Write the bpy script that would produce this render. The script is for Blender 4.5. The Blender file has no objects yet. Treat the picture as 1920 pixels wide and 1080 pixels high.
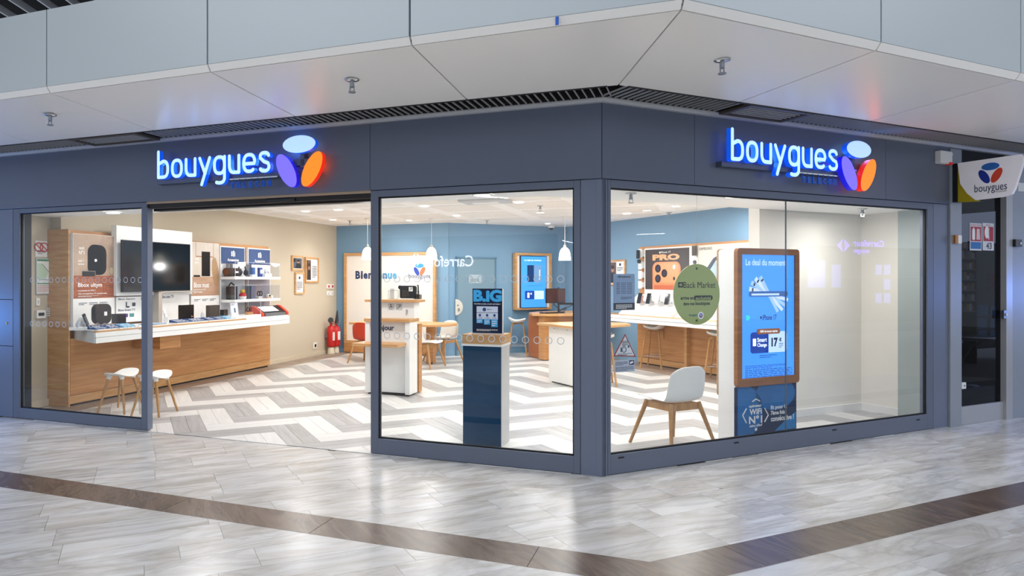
import bpy, bmesh, math, random
from mathutils import Vector, Matrix
random.seed(7)
S = bpy.context.scene
COL = S.collection
PI = math.pi
R = math.radians

# ------------------------------------------------------------------ camera
FPX, CX, CY, H = 1284.0, 826.0, 525.0, 1.6
cam_d = bpy.data.cameras.new('camera'); cam = bpy.data.objects.new('camera', cam_d); COL.objects.link(cam)
cam.location = (0, 0, H); cam.rotation_euler = (PI/2, 0, 0)
cam_d.sensor_width = 36; cam_d.lens = FPX/1920*36
cam_d.shift_x = (960-CX)/1920; cam_d.shift_y = -(540-CY)/1920
cam_d.clip_start = .05; cam_d.clip_end = 200
S.camera = cam
# ------------------------------------------------------------------ world, view
W = bpy.data.worlds.new('mall_daylight'); S.world = W; W.use_nodes = True
W.node_tree.nodes['Background'].inputs[0].default_value = (.74, .84, 1, 1)
W.node_tree.nodes['Background'].inputs[1].default_value = .95
S.view_settings.view_transform = 'Standard'; S.view_settings.look = 'None'
S.view_settings.gamma = 1; S.view_settings.use_curve_mapping = False
S.view_settings.exposure = 0.0

# ------------------------------------------------------------------ frames: L and R are the two shop fronts, A and B the display walls inside
def dv(a): return Vector((math.sin(R(a)), math.cos(R(a))))
yL = dv(20.8); xL = Vector((yL[1], -yL[0])); xR = dv(65.8); yR = Vector((-xR[1], xR[0]))
C = Vector((302*5.552/FPX, 5.552))
FR = {'L': (xL, yL), 'R': (xR, yR), 'A': (yL, -xL), 'B': (-yR, xR), 'OL': (-xL, -yL), 'OR': (-xR, -yR)}
ANG = {k: math.atan2(v[0][1], v[0][0]) for k, v in FR.items()}
def world(F, x, y, z=0):
    p = C + FR[F][0]*x + FR[F][1]*y
    return Vector((p[0], p[1], z))
def loc(P, F):
    d = Vector((P[0], P[1])) - C
    return d @ FR[F][0], d @ FR[F][1]
def px(F, y, u, v):                     # sight line through a point of the facade meets the plane y of frame F -> (x, z)
    n = FR[F][1]; o = FR[F][0]; r = Vector(((u-CX)/FPX, 1))
    t = (y + C@n)/(r@n); P = r*t
    return (P-C)@o, H+(CY-v)/FPX*t
def hz(F, z, u, v):                     # same, with a horizontal plane -> (x, y)
    Y = FPX*(H-z)/(v-CY); return loc(((u-CX)/FPX*Y, Y), F)
def rect(F, y, u0, v0, u1, v1):
    a = px(F, y, u0, v0); b = px(F, y, u1, v1); return a[0], b[0], b[1], a[1]   # x0,x1,z0,z1
def tb(F, y, u0, u1, vt, vb):           # text box, v measured at its middle
    um = (u0+u1)/2; return px(F, y, u0, vt)[0], px(F, y, um, vb)[1], px(F, y, u1, vt)[0], px(F, y, um, vt)[1]

# ------------------------------------------------------------------ lamps of the place
def area(F, x, y, z, size, watt, color, rx=0, rz=0, sy=None, spread=PI):
    d = bpy.data.lights.new('lamp', 'AREA'); d.energy = watt; d.color = color; d.size = size; d.spread = spread
    if sy: d.shape = 'RECTANGLE'; d.size_y = sy
    else: d.shape = 'DISK'
    o = bpy.data.objects.new('lamp', d); COL.objects.link(o); o.location = world(F, x, y, z)
    o.rotation_euler = (rx, 0, ANG[F]+rz); return o
def spot(F, x, y, z, watt, color, angle, tx, ty, tz, r=.05, blend=.6):
    d = bpy.data.lights.new('spot', 'SPOT'); d.energy = watt; d.color = color; d.spot_size = R(angle); d.spot_blend = blend; d.shadow_soft_size = r
    o = bpy.data.objects.new('spot', d); COL.objects.link(o); p = world(F, x, y, z); o.location = p
    o.rotation_euler = (world(F, tx, ty, tz)-p).to_track_quat('-Z', 'Y').to_euler(); return o
WARM = (1, .965, .92); NEUT = (1, .98, .955)
for (x, y, w) in [(-5.6, 2.0, 62), (-3.4, 2.0, 62), (-1.2, 2.0, 62), (-5.6, 4.4, 62), (-3.4, 4.4, 62), (-1.0, 4.4, 62), (-5.2, 6.6, 50), (-3.0, 6.6, 50), (1.2, 3.4, 55), (1.2, 5.6, 50)]:
    area('L', x, y, 2.74, .5, w*.39, NEUT)
for (x, y, w) in [(3.9, 3.2, 60), (3.9, 5.4, 60), (3.9, 7.2, 45), (1.6, 1.9, 45)]:
    area('R', x, y, 2.74, .5, w*.40, WARM)
for (F, x, y, w, c) in [('L', -5.8, .45, 18, NEUT), ('L', -3.2, .45, 18, NEUT), ('L', -1.1, .45, 18, NEUT), ('R', 1.1, .55, 20, WARM), ('R', 2.4, .5, 20, WARM), ('R', 3.9, .45, 24, WARM)]:
    area(F, x, y, 2.34, .16, w*.42, c)
spot('L', -4.6, 7.1, 2.74, 16, NEUT, 80, -5.6, 7.8, 1.4); spot('A', 6.6, 5.9, 2.74, 16, NEUT, 80, 6.5, 6.8, 1.4)
spot('R', 3.6, .55, 2.38, 14, WARM, 80, 3.7, 1.05, .9)
# mall lamps
area('L', -3.0, -5.6, 5.6, 7.0, 250, (.93, .96, 1), 0, 0, 3.5)
area('R', 3.2, -5.6, 5.6, 7.0, 250, (.90, .94, 1), 0, 0, 3.5)
spot('L', -9.8, -1.3, 1.0, 210, (.08, .32, 1), 100, -5.6, .0, .9, .05)
spot('R', 9.4, -1.7, 1.4, 75, (.12, .28, 1), 110, 4.6, .0, 1.0, .05)

# ------------------------------------------------------------------ materials
def lin(h):
    h = h.lstrip('#'); c = [int(h[i:i+2], 16)/255 for i in (0, 2, 4)]
    return tuple((v/12.92 if v <= .04045 else ((v+.055)/1.055)**2.4) for v in c)+(1,)
def sh(c, k): return tuple(min(1, v*k) for v in c[:3])+(1,)
MATS = {}
def node(nt, t, **kw):
    n = nt.nodes.new(t)
    for k, v in kw.items():
        if k.startswith('i_'): n.inputs[k[2:].replace('_', ' ')].default_value = v
        else: setattr(n, k, v)
    return n
def M(name, hexc, rough=.5, metal=0, emit=0, var=.06, scale=6, bump=0, spec=.5, coat=0):
    if name in MATS: return MATS[name]
    m = bpy.data.materials.new(name); m.use_nodes = True; nt = m.node_tree; b = nt.nodes['Principled BSDF']
    c = lin(hexc)
    tc = node(nt, 'ShaderNodeTexCoord'); nz = node(nt, 'ShaderNodeTexNoise', i_Scale=scale, i_Detail=3.0)
    nt.links.new(tc.outputs['Object'], nz.inputs['Vector'])
    mx = node(nt, 'ShaderNodeMix', data_type='RGBA'); mx.inputs[6].default_value = sh(c, 1-var); mx.inputs[7].default_value = sh(c, 1+var)
    nt.links.new(nz.outputs['Fac'], mx.inputs[0]); nt.links.new(mx.outputs[2], b.inputs['Base Color'])
    b.inputs['Roughness'].default_value = rough; b.inputs['Metallic'].default_value = metal
    b.inputs['Specular IOR Level'].default_value = spec; b.inputs['Coat Weight'].default_value = coat
    if emit:
        nt.links.new(mx.outputs[2], b.inputs['Emission Color']); b.inputs['Emission Strength'].default_value = emit
    if bump:
        bp = node(nt, 'ShaderNodeBump', i_Strength=bump, i_Distance=.01); nt.links.new(nz.outputs['Fac'], bp.inputs['Height']); nt.links.new(bp.outputs['Normal'], b.inputs['Normal'])
    MATS[name] = m; return m
def grain(name, c1, c2, rough=.45, vec=(2, 2, 30), rand=0.0, spec=.4, coords='Object', rot=0):
    m = bpy.data.materials.new(name); m.use_nodes = True; nt = m.node_tree; b = nt.nodes['Principled BSDF']
    if coords == 'World':
        g = node(nt, 'ShaderNodeNewGeometry'); src = g.outputs['Position']
    else: src = node(nt, 'ShaderNodeTexCoord').outputs['Object']
    mp = node(nt, 'ShaderNodeMapping'); mp.inputs['Scale'].default_value = vec; mp.inputs['Rotation'].default_value = (0, 0, rot)
    vr = node(nt, 'ShaderNodeVectorRotate', rotation_type='Z_AXIS'); vr.inputs['Angle'].default_value = -rot
    nt.links.new(src, vr.inputs['Vector']); mp.inputs['Rotation'].default_value = (0, 0, 0); nt.links.new(vr.outputs[0], mp.inputs['Vector'])
    oi = node(nt, 'ShaderNodeObjectInfo'); ad = node(nt, 'ShaderNodeVectorMath', operation='ADD')
    ml = node(nt, 'ShaderNodeMath', operation='MULTIPLY'); ml.inputs[1].default_value = 37.0
    nt.links.new(oi.outputs['Random'], ml.inputs[0]); nt.links.new(mp.outputs[0], ad.inputs[0]); nt.links.new(ml.outputs[0], ad.inputs[1])
    nz = node(nt, 'ShaderNodeTexNoise', i_Scale=1.0, i_Detail=6.0, i_Roughness=.6, i_Distortion=.6); nt.links.new(ad.outputs[0], nz.inputs['Vector'])
    cr = node(nt, 'ShaderNodeValToRGB'); cr.color_ramp.elements[0].position = .3; cr.color_ramp.elements[1].position = .7
    cr.color_ramp.elements[0].color = lin(c1); cr.color_ramp.elements[1].color = lin(c2)
    nt.links.new(nz.outputs['Fac'], cr.inputs[0])
    hs = node(nt, 'ShaderNodeHueSaturation'); nt.links.new(cr.outputs[0], hs.inputs['Color'])
    mr = node(nt, 'ShaderNodeMapRange'); mr.inputs[3].default_value = 1-rand; mr.inputs[4].default_value = 1+rand
    nt.links.new(oi.outputs['Random'], mr.inputs[0]); nt.links.new(mr.outputs[0], hs.inputs['Value'])
    nt.links.new(hs.outputs[0], b.inputs['Base Color']); b.inputs['Roughness'].default_value = rough; b.inputs['Specular IOR Level'].default_value = spec
    MATS[name] = m; return m
def marble(name, base, vein, warm, rand=.08, rough=.17, vs=1.0, rot=0):
    m = bpy.data.materials.new(name); m.use_nodes = True; nt = m.node_tree; b = nt.nodes['Principled BSDF']
    g = node(nt, 'ShaderNodeNewGeometry'); vr = node(nt, 'ShaderNodeVectorRotate', rotation_type='Z_AXIS'); vr.inputs['Angle'].default_value = -rot
    mp = node(nt, 'ShaderNodeMapping'); mp.inputs['Scale'].default_value = (.8*vs, 3.2*vs, 1)
    nt.links.new(g.outputs['Position'], vr.inputs['Vector']); nt.links.new(vr.outputs[0], mp.inputs['Vector'])
    oi = node(nt, 'ShaderNodeObjectInfo'); ml = node(nt, 'ShaderNodeMath', operation='MULTIPLY'); ml.inputs[1].default_value = 91.0
    ad = node(nt, 'ShaderNodeVectorMath', operation='ADD'); nt.links.new(oi.outputs['Random'], ml.inputs[0])
    nt.links.new(mp.outputs[0], ad.inputs[0]); nt.links.new(ml.outputs[0], ad.inputs[1])
    n1 = node(nt, 'ShaderNodeTexNoise', i_Scale=1.2, i_Detail=9.0, i_Roughness=.62, i_Distortion=1.6); nt.links.new(ad.outputs[0], n1.inputs['Vector'])
    cr = node(nt, 'ShaderNodeValToRGB'); e = cr.color_ramp.elements
    e[0].position = .34; e[0].color = lin(warm); e[1].position = .60; e[1].color = lin(base)
    nt.links.new(n1.outputs['Fac'], cr.inputs[0])
    n2 = node(nt, 'ShaderNodeTexNoise', i_Scale=1.0, i_Detail=5.0, i_Roughness=.6, i_Distortion=1.2); nt.links.new(ad.outputs[0], n2.inputs['Vector'])
    c2 = node(nt, 'ShaderNodeValToRGB'); q = c2.color_ramp.elements
    q[0].position = .44; q[0].color = (0, 0, 0, 1); q[1].position = .5; q[1].color = (1, 1, 1, 1); q2 = c2.color_ramp.elements.new(.56); q2.color = (0, 0, 0, 1)
    nt.links.new(n2.outputs['Fac'], c2.inputs[0])
    k = node(nt, 'ShaderNodeMath', operation='MULTIPLY'); k.inputs[1].default_value = .28; nt.links.new(c2.outputs[0], k.inputs[0])
    mx = node(nt, 'ShaderNodeMix', data_type='RGBA'); mx.inputs[7].default_value = lin(vein)
    nt.links.new(k.outputs[0], mx.inputs[0]); nt.links.new(cr.outputs[0], mx.inputs[6])
    hs = node(nt, 'ShaderNodeHueSaturation'); mr = node(nt, 'ShaderNodeMapRange'); mr.inputs[3].default_value = 1-rand; mr.inputs[4].default_value = 1+rand*.6
    nt.links.new(oi.outputs['Random'], mr.inputs[0]); nt.links.new(mr.outputs[0], hs.inputs['Value']); nt.links.new(mx.outputs[2], hs.inputs['Color'])
    nt.links.new(hs.outputs[0], b.inputs['Base Color']); b.inputs['Roughness'].default_value = rough; b.inputs['Specular IOR Level'].default_value = .5
    MATS[name] = m; return m
def glass(name, tint=(1, 1, 1, 1), refl=1.0, rough=0.0):
    m = bpy.data.materials.new(name); m.use_nodes = True; nt = m.node_tree; nt.nodes.clear()
    o = node(nt, 'ShaderNodeOutputMaterial'); t = node(nt, 'ShaderNodeBsdfTransparent'); t.inputs[0].default_value = tint
    g = node(nt, 'ShaderNodeBsdfGlossy'); g.inputs['Roughness'].default_value = rough
    f = node(nt, 'ShaderNodeLayerWeight'); p = node(nt, 'ShaderNodeMath', operation='POWER'); p.inputs[1].default_value = 5; nt.links.new(f.outputs['Facing'], p.inputs[0])
    k = node(nt, 'ShaderNodeMath', operation='MULTIPLY_ADD'); k.inputs[1].default_value = .9*refl; k.inputs[2].default_value = .055*refl; nt.links.new(p.outputs[0], k.inputs[0])
    mx = node(nt, 'ShaderNodeMixShader'); nt.links.new(k.outputs[0], mx.inputs[0]); nt.links.new(t.outputs[0], mx.inputs[1]); nt.links.new(g.outputs[0], mx.inputs[2]); nt.links.new(mx.outputs[0], o.inputs[0])
    MATS[name] = m; return m
PAINT = M('slate_paint', '#666e7f', .36, .1, var=.03, scale=1.5)
PAINT2 = M('slate_paint_post', '#6f788b', .36, .1, var=.03, scale=1.5)
GASKET = M('rubber_gasket', '#0c0d10', .6)
SOFFIT = M('cream_metal_panel', '#f7f4ee', .3, .0, var=.02, scale=1, spec=.4)
UPPER = M('pale_grey_metal_panel', '#b9c1c5', .42, .1, var=.02, scale=.8)
TRIMM = M('white_aluminium', '#cfd0d2', .35, .3, var=.03)
DARK = M('dark_void', '#0b0a0b', .8)
SLATM = M('louvre_metal', '#b4b4b4', .45, .0)
RAILM = M('dark_louvre_rail', '#24221f', .6)
BEIGE = M('beige_wall_paint', '#c8bda8', .8, var=.02, bump=.05, scale=60)
BLUEW = M('blue_wall_paint', '#7ba0be', .75, var=.02, bump=.05, scale=60)
BLUED = M('blue_grey_door_paint', '#7593a6', .6, var=.03)
WHITEW = M('white_wall_paint', '#eeeae2', .7, var=.02)
CEIL = M('white_ceiling', '#fbfaf8', .85, var=.015)
CEILP = M('perforated_ceiling', '#f0ede7', .9, var=.03, scale=120)
WHITE = M('white_laminate', '#f1f1ef', .35, var=.02)
WHITE2 = M('matt_white_plastic', '#f4f3ee', .42, var=.02)
WOOD = grain('oak_laminate', '#b47a48', '#cf9b66', .42, (1.6, 1.6, 26), .03)
WOODH = grain('oak_edge', '#c08c58', '#d8ac78', .42, (3, 3, 30), .03)
LEGW = grain('oak_leg', '#a87848', '#c99c68', .45, (20, 20, 3), .05)
STRIP = grain('brown_plank', '#8d7a6c', '#a6978a', .4, (3, 3, 3), .1)
BLACK = M('black_plastic', '#101114', .3, spec=.5)
BLACKG = M('black_gloss_screen', '#08080a', .08, spec=.6)
CHROME = M('chrome', '#c8cacc', .18, 1)
STEEL = M('brushed_steel', '#9a9da2', .35, .9)
RED = M('red_enamel', '#c11d1c', .3)
REDC = M('red_chair_shell', '#c23a20', .45)
NAVY = M('navy_board', '#12355f', .5)
NAVYT = M('navy_lettering', '#1b2c52', .5)
TEAL = grain('dark_blue_print', '#02304f', '#08466a', .3, (1, 1, 3), 0, spec=.25)
GREYL = M('light_grey_plastic', '#c9cbcc', .4)
GREY = M('mid_grey_plastic', '#7f8388', .4)
MARB = marble('pale_marble', '#dddcdb', '#7f7b79', '#c0bab2', .10, .25, 1, ANG['R'])
BAND = marble('brown_marble', '#6a5648', '#8c7b6e', '#54433a', .15, .27, 1.3, ANG['B'])
PLW = grain('white_plank', '#d6d5d2', '#e6e5e3', .35, (2, 30, 2), .03, coords='World', rot=ANG['R'])
PLG = grain('grey_plank', '#9c9c9c', '#bdbcbc', .35, (2, 30, 2), .08, coords='World', rot=ANG['R'])
GLASS = glass('window_glass', (.97, .985, .98, 1), 1.15)
ACRYL = glass('acrylic', (.97, .975, .985, 1), .7)
GROUT = M('grout', '#cdc8c0', .8)

# ------------------------------------------------------------------ builders
class Thing:
    def __init__(s, root, F, o): s.root = root; s.F = F; s.o = o
def tagit(o, label=None, cat=None, group=None, kind=None):
    if label: o['label'] = label
    if cat: o['category'] = cat
    if group: o['group'] = group
    if kind: o['kind'] = kind
def thing(name, label, cat, F='L', x=0, y=0, z=0, rot=0, group=None):
    o = bpy.data.objects.new(name, None); COL.objects.link(o); o.empty_display_size = .1
    o.location = world(F, x, y, z); o.rotation_euler = (0, 0, ANG[F]+rot); tagit(o, label, cat, group)
    return Thing(o, F, Vector((x, y, z)))
def finish(name, bm, mats, t=None, smooth=False, absolute=True, F=None, kind=None, parent=None, bevel=0):
    me = bpy.data.meshes.new(name); bm.normal_update(); bm.to_mesh(me); bm.free()
    for m in (mats if isinstance(mats, (list, tuple)) else [mats]): me.materials.append(m)
    if smooth:
        for p in me.polygons: p.use_smooth = True
    o = bpy.data.objects.new(name, me); COL.objects.link(o)
    if t is not None:
        o.parent = parent or t.root
        if parent is not None: pass
        elif absolute: me.transform(Matrix.Translation(-t.o))
        if parent is not None and absolute: me.transform(Matrix.Translation(-t.o))
    elif F:
        o.location = world(F, 0, 0, 0); o.rotation_euler = (0, 0, ANG[F])
        if parent is not None:
            o.location = (0, 0, 0); o.rotation_euler = (0, 0, 0); o.parent = parent
    if bevel:
        b = o.modifiers.new('bevel', 'BEVEL'); b.width = bevel; b.segments = 2; b.limit_method = 'ANGLE'
    if kind: o['kind'] = kind
    return o
def cube(bm, x0, x1, y0, y1, z0, z1, mi=0):
    if x1 < x0: x0, x1 = x1, x0
    if y1 < y0: y0, y1 = y1, y0
    if z1 < z0: z0, z1 = z1, z0
    v = [bm.verts.new((x, y, z)) for z in (z0, z1) for y in (y0, y1) for x in (x0, x1)]
    for f in ((0, 2, 3, 1), (4, 5, 7, 6), (0, 1, 5, 4), (2, 6, 7, 3), (0, 4, 6, 2), (1, 3, 7, 5)):
        fc = bm.faces.new([v[i] for i in f]); fc.material_index = mi
def prism_y(bm, pts, y0, y1, mi=0, ms=None):          # outline in x,z extruded in depth, front at y0
    a = [bm.verts.new((p[0], y0, p[1])) for p in pts]; b = [bm.verts.new((p[0], y1, p[1])) for p in pts]
    n = len(pts); ar = sum(pts[i][0]*pts[(i+1) % n][1]-pts[(i+1) % n][0]*pts[i][1] for i in range(n))
    if ar < 0: a.reverse(); b.reverse()
    f = bm.faces.new(a); f.material_index = mi; g = bm.faces.new(b[::-1]); g.material_index = mi
    for i in range(n):
        h = bm.faces.new((a[i], b[i], b[(i+1) % n], a[(i+1) % n])); h.material_index = mi if ms is None else ms
def prism_z(bm, pts, z0, z1, mi=0):
    a = [bm.verts.new((p[0], p[1], z1)) for p in pts]; b = [bm.verts.new((p[0], p[1], z0)) for p in pts]
    n = len(pts); ar = sum(pts[i][0]*pts[(i+1) % n][1]-pts[(i+1) % n][0]*pts[i][1] for i in range(n))
    if ar < 0: a.reverse(); b.reverse()
    f = bm.faces.new(a); f.material_index = mi; g = bm.faces.new(b[::-1]); g.material_index = mi
    for i in range(n):
        h = bm.faces.new((a[i], b[i], b[(i+1) % n], a[(i+1) % n])); h.material_index = mi
def cone(bm, p0, p1, r0, r1, seg=12, mi=0):
    p0 = Vector(p0); p1 = Vector(p1); d = (p1-p0).normalized()
    a = d.orthogonal().normalized(); b = d.cross(a)
    A = [bm.verts.new(p0+(a*math.cos(2*PI*i/seg)+b*math.sin(2*PI*i/seg))*r0) for i in range(seg)]
    B = [bm.verts.new(p1+(a*math.cos(2*PI*i/seg)+b*math.sin(2*PI*i/seg))*r1) for i in range(seg)]
    fs = [bm.faces.new(A[::-1]), bm.faces.new(B)]
    for i in range(seg): fs.append(bm.faces.new((A[i], A[(i+1) % seg], B[(i+1) % seg], B[i])))
    for f in fs: f.material_index = mi
def lathe(bm, prof, cx=0, cy=0, seg=20, mi=0):         # profile of (r, z)
    rows = []
    for r, z in prof: rows.append([bm.verts.new((cx+max(r, .0004)*math.cos(2*PI*i/seg), cy+max(r, .0004)*math.sin(2*PI*i/seg), z)) for i in range(seg)])
    for a, b in zip(rows, rows[1:]):
        for i in range(seg):
            f = bm.faces.new((a[i], a[(i+1) % seg], b[(i+1) % seg], b[i])); f.material_index = mi; f.smooth = True
def tubep(bm, pts, r, seg=8, mi=0):
    for a, b in zip(pts, pts[1:]): cone(bm, a, b, r, r, seg, mi)
def B_(): return bmesh.new()
def box(t, name, x0, x1, y0, y1, z0, z1, mat, bevel=0, parent=None, absolute=True):
    bm = B_(); cube(bm, x0, x1, y0, y1, z0, z1); return finish(name, bm, mat, t, absolute=absolute, parent=parent, bevel=bevel)
def poly(t, name, pts, y0, y1, mat, parent=None, absolute=True, bevel=0):
    bm = B_(); prism_y(bm, pts, y0, y1); return finish(name, bm, mat, t, absolute=absolute, parent=parent, bevel=bevel)
def rrect(x0, x1, z0, z1, r, n=5):
    pts = []
    for cx, cz, a0 in ((x1-r, z1-r, 0), (x0+r, z1-r, 90), (x0+r, z0+r, 180), (x1-r, z0+r, 270)):
        for i in range(n+1):
            a = R(a0+90*i/n); pts.append((cx+r*math.cos(a), cz+r*math.sin(a)))
    return pts
def ell(cx, cz, a, b, rot=0, n=28):
    c, s = math.cos(R(rot)), math.sin(R(rot))
    return [(cx+a*math.cos(2*PI*i/n)*c-b*math.sin(2*PI*i/n)*s, cz+a*math.cos(2*PI*i/n)*s+b*math.sin(2*PI*i/n)*c) for i in range(n)]
def add_text(bm, s, bx, y, bold=0.0, italic=0, depth=.0):
    if 'M' in s: bold = 0
    cu = bpy.data.curves.new('t', 'FONT'); cu.body = s; cu.size = 1; cu.offset = bold; cu.resolution_u = 3; cu.shear = italic
    ob = bpy.data.objects.new('t', cu); me = bpy.data.meshes.new_from_object(ob)
    xs = [v.co.x for v in me.vertices]; zs = [v.co.y for v in me.vertices]
    if not xs: return
    ax, bx_, az, bz = min(xs), max(xs), min(zs), max(zs); x0, z0, x1, z1 = bx
    vs = [bm.verts.new((x0+(v.co.x-ax)/(bx_-ax)*(x1-x0), y, z0+(v.co.y-az)/(bz-az)*(z1-z0))) for v in me.vertices]
    for p in me.polygons:
        try:
            f = bm.faces.new([vs[i] for i in p.vertices])
            f.normal_update()
            if f.normal.y > 0: f.normal_flip()
        except ValueError: pass
    bpy.data.objects.remove(ob); bpy.data.curves.remove(cu); bpy.data.meshes.remove(me)
def text(t, lines, y, mat, name='lettering', bold=.012, italic=0, parent=None, absolute=True):
    bm = B_()
    for s, bx in lines: add_text(bm, s, bx, y, bold, italic)
    return finish(name, bm, mat, t, absolute=absolute, parent=parent)
def small(bm, x0, x1, z0, z1, rows, y, fill=.9, h=.45):           # rows of tiny illegible print
    dz = (z1-z0)/rows
    for i in range(rows):
        z = z1-dz*(i+.7); x = x0
        e = x1-(x1-x0)*(0 if i < rows-1 else .35)
        while x < e:
            w = min(random.uniform(.03, .12)*(x1-x0), e-x); cube(bm, x, x+w*.85, y, y+.0006, z, z+dz*h); x += w*1.12
def logo(t, cx, cz, a, y, mats, depth=.001, name='emblem', parent=None, edge=None):
    r = .8*a; b = .47*a
    for (an, rot), m in zip(((90, 0), (210, -60), (330, 60)), mats):
        bm = B_(); prism_y(bm, ell(cx+r*math.cos(R(an)), cz+r*math.sin(R(an)), a, b, rot), y, y+depth, 0, 1 if edge else None)
        finish(name, bm, [m, edge[mats.index(m)]] if edge else m, t, parent=parent)
def struct(name, bm, mats, F, parent=None, bevel=0, smooth=False, kind='structure'):
    o = finish(name, bm, mats, None, F=F, parent=parent, bevel=bevel, smooth=smooth)
    if parent is None: o['kind'] = kind
    elif kind != 'structure': o['kind'] = kind
    return o
def sbox(name, F, x0, x1, y0, y1, z0, z1, mat, parent=None, bevel=0):
    bm = B_(); cube(bm, x0, x1, y0, y1, z0, z1); return struct(name, bm, mat, F, parent, bevel)
def clip(poly_, planes):                                # keep side where n.p >= d
    for n, d in planes:
        out = []
        for i in range(len(poly_)):
            a = poly_[i]; b = poly_[(i+1) % len(poly_)]
            da = n[0]*a[0]+n[1]*a[1]-d; db = n[0]*b[0]+n[1]*b[1]-d
            if da >= 0: out.append(a)
            if (da < 0) != (db < 0): k = da/(da-db); out.append((a[0]+(b[0]-a[0])*k, a[1]+(b[1]-a[1])*k))
        poly_ = out
        if len(poly_) < 3: return []
    return poly_
def parea(p): return abs(sum(p[i][0]*p[(i+1) % len(p)][1]-p[(i+1) % len(p)][0]*p[i][1] for i in range(len(p))))/2
def half(F, axis, val, sign=1):                         # world half plane from a frame coordinate
    n = FR[F][axis]; n = Vector((n[0], n[1])); d = n@C+val
    return ((n[0]*sign, n[1]*sign), d*sign)

# ================================================================== FLOORS
def world_obj(name, bm, mat, parent=None, kind=None):
    me = bpy.data.meshes.new(name); bm.normal_update(); bm.to_mesh(me); bm.free(); me.materials.append(mat)
    o = bpy.data.objects.new(name, me); COL.objects.link(o)
    if parent: o.parent = parent
    if kind: o['kind'] = kind
    return o
bm = B_(); prism_z(bm, [(-22, -10), (26, -10), (26, 22), (-22, 22)], -.12, -.006)
mall_floor = world_obj('floor', bm, GROUT, kind='structure')
rR = lambda x, y: tuple(world('R', x, y)[:2])
inner = [half('L', 1, -1.60), half('R', 1, -1.47)]       # shop side of the brown band
def tile_piece(polys, name, mat, z1=0.0, parent=None):
    bm = B_()
    for p in polys: prism_z(bm, p, -.02, z1)
    return world_obj(name, bm, mat, parent)
tiles = []
rows = [-4.4, -4.1, -3.79, -3.5, -3.2, -2.9, -2.62, -2.33, -2.07, -1.79, -1.47, -1.21, -.91, -.63, -.345, -.125, .185, .49, .80, 1.1, 1.42, 1.72, 2.02, 2.34, 2.65, 2.95, 3.3, 3.6, 3.9, 4.2, 4.5, 4.85]
random.seed(21)
for j in range(len(rows)-1):
    x = -11+random.random()
    while x < 9:
        w = random.choice([.45, .6, .75, .9, 1.05]); g = .0011
        q = [rR(x+g, rows[j]+g), rR(x+w-g, rows[j]+g), rR(x+w-g, rows[j+1]-g), rR(x+g, rows[j+1]-g)]
        x += w
        cxw = sum(p[0] for p in q)/4; cyw = sum(p[1] for p in q)/4
        if cyw < 2.0 or abs(cxw) > 1.35*cyw+1.2: continue
        lx, ly = loc((cxw, cyw), 'L'); rx_, ry_ = loc((cxw, cyw), 'R')
        if ly > .3 and ry_ > .3: continue
        cut = [half('L', 1, .02, -1)] if lx < -.0 else []
        pieces = []
        a = clip(q, inner)
        if len(a) > 2:
            a1 = clip(a, [half('L', 1, .03, -1)]); a2 = clip(a, [half('L', 1, .03, 1), half('R', 1, .03, -1)])
            pieces += [p for p in (a1, a2) if len(p) > 2]
        outL = clip(q, [half('L', 1, -1.915, -1)])
        outR = clip(q, [half('L', 1, -1.915, 1), half('R', 1, -1.785, -1)])
        for o_ in (outL, outR):
            if len(o_) > 2: pieces.append(o_)
        pieces = [p for p in pieces if parea(p) > .0006]
        if pieces: tiles.append((cxw*cxw+cyw*cyw, pieces))
tiles.sort(key=lambda t: t[0])
for d, pcs in tiles[:270]: tile_piece(pcs, 'tile', MARB, 0.0, mall_floor)
if tiles[270:]:
    o = tile_piece([p for d, pcs in tiles[270:] for p in pcs], 'far_tiles', MARB, 0.0, mall_floor); o['kind'] = 'stuff'
# brown band, mitred at the corner
for x0, x1 in [(-9.5, -8.1), (-8.1, -6.7), (-6.7, -5.2), (-5.2, -3.9), (-3.9, -2.75), (-2.75, -1.56), (-1.56, -.155), (-.155, 1.2)]:
    q = [tuple(world('L', a, b)[:2]) for a, b in ((x0+.002, -1.915), (x1-.002, -1.915), (x1-.002, -1.6), (x0+.002, -1.6))]
    nn = yL-yR; q = clip(q, [((-nn[0], -nn[1]), -((nn@C)-.13))])
    if len(q) > 2: tile_piece([q], 'band_tile', BAND, .0006, mall_floor)
for x0, x1 in [(-1.2, -.23), (-.23, .80), (.80, 1.86), (1.86, 2.9), (2.9, 4.0), (4.0, 5.1), (5.1, 6.4), (6.4, 7.8)]:
    q = [rR(x0+.002, -1.785), rR(x1-.002, -1.785), rR(x1-.002, -1.47), rR(x0+.002, -1.47)]
    nn = yL-yR; q = clip(q, [((nn[0], nn[1]), (nn@C)-.13)])
    if len(q) > 2: tile_piece([q], 'band_tile', BAND, .0004, mall_floor)

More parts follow.
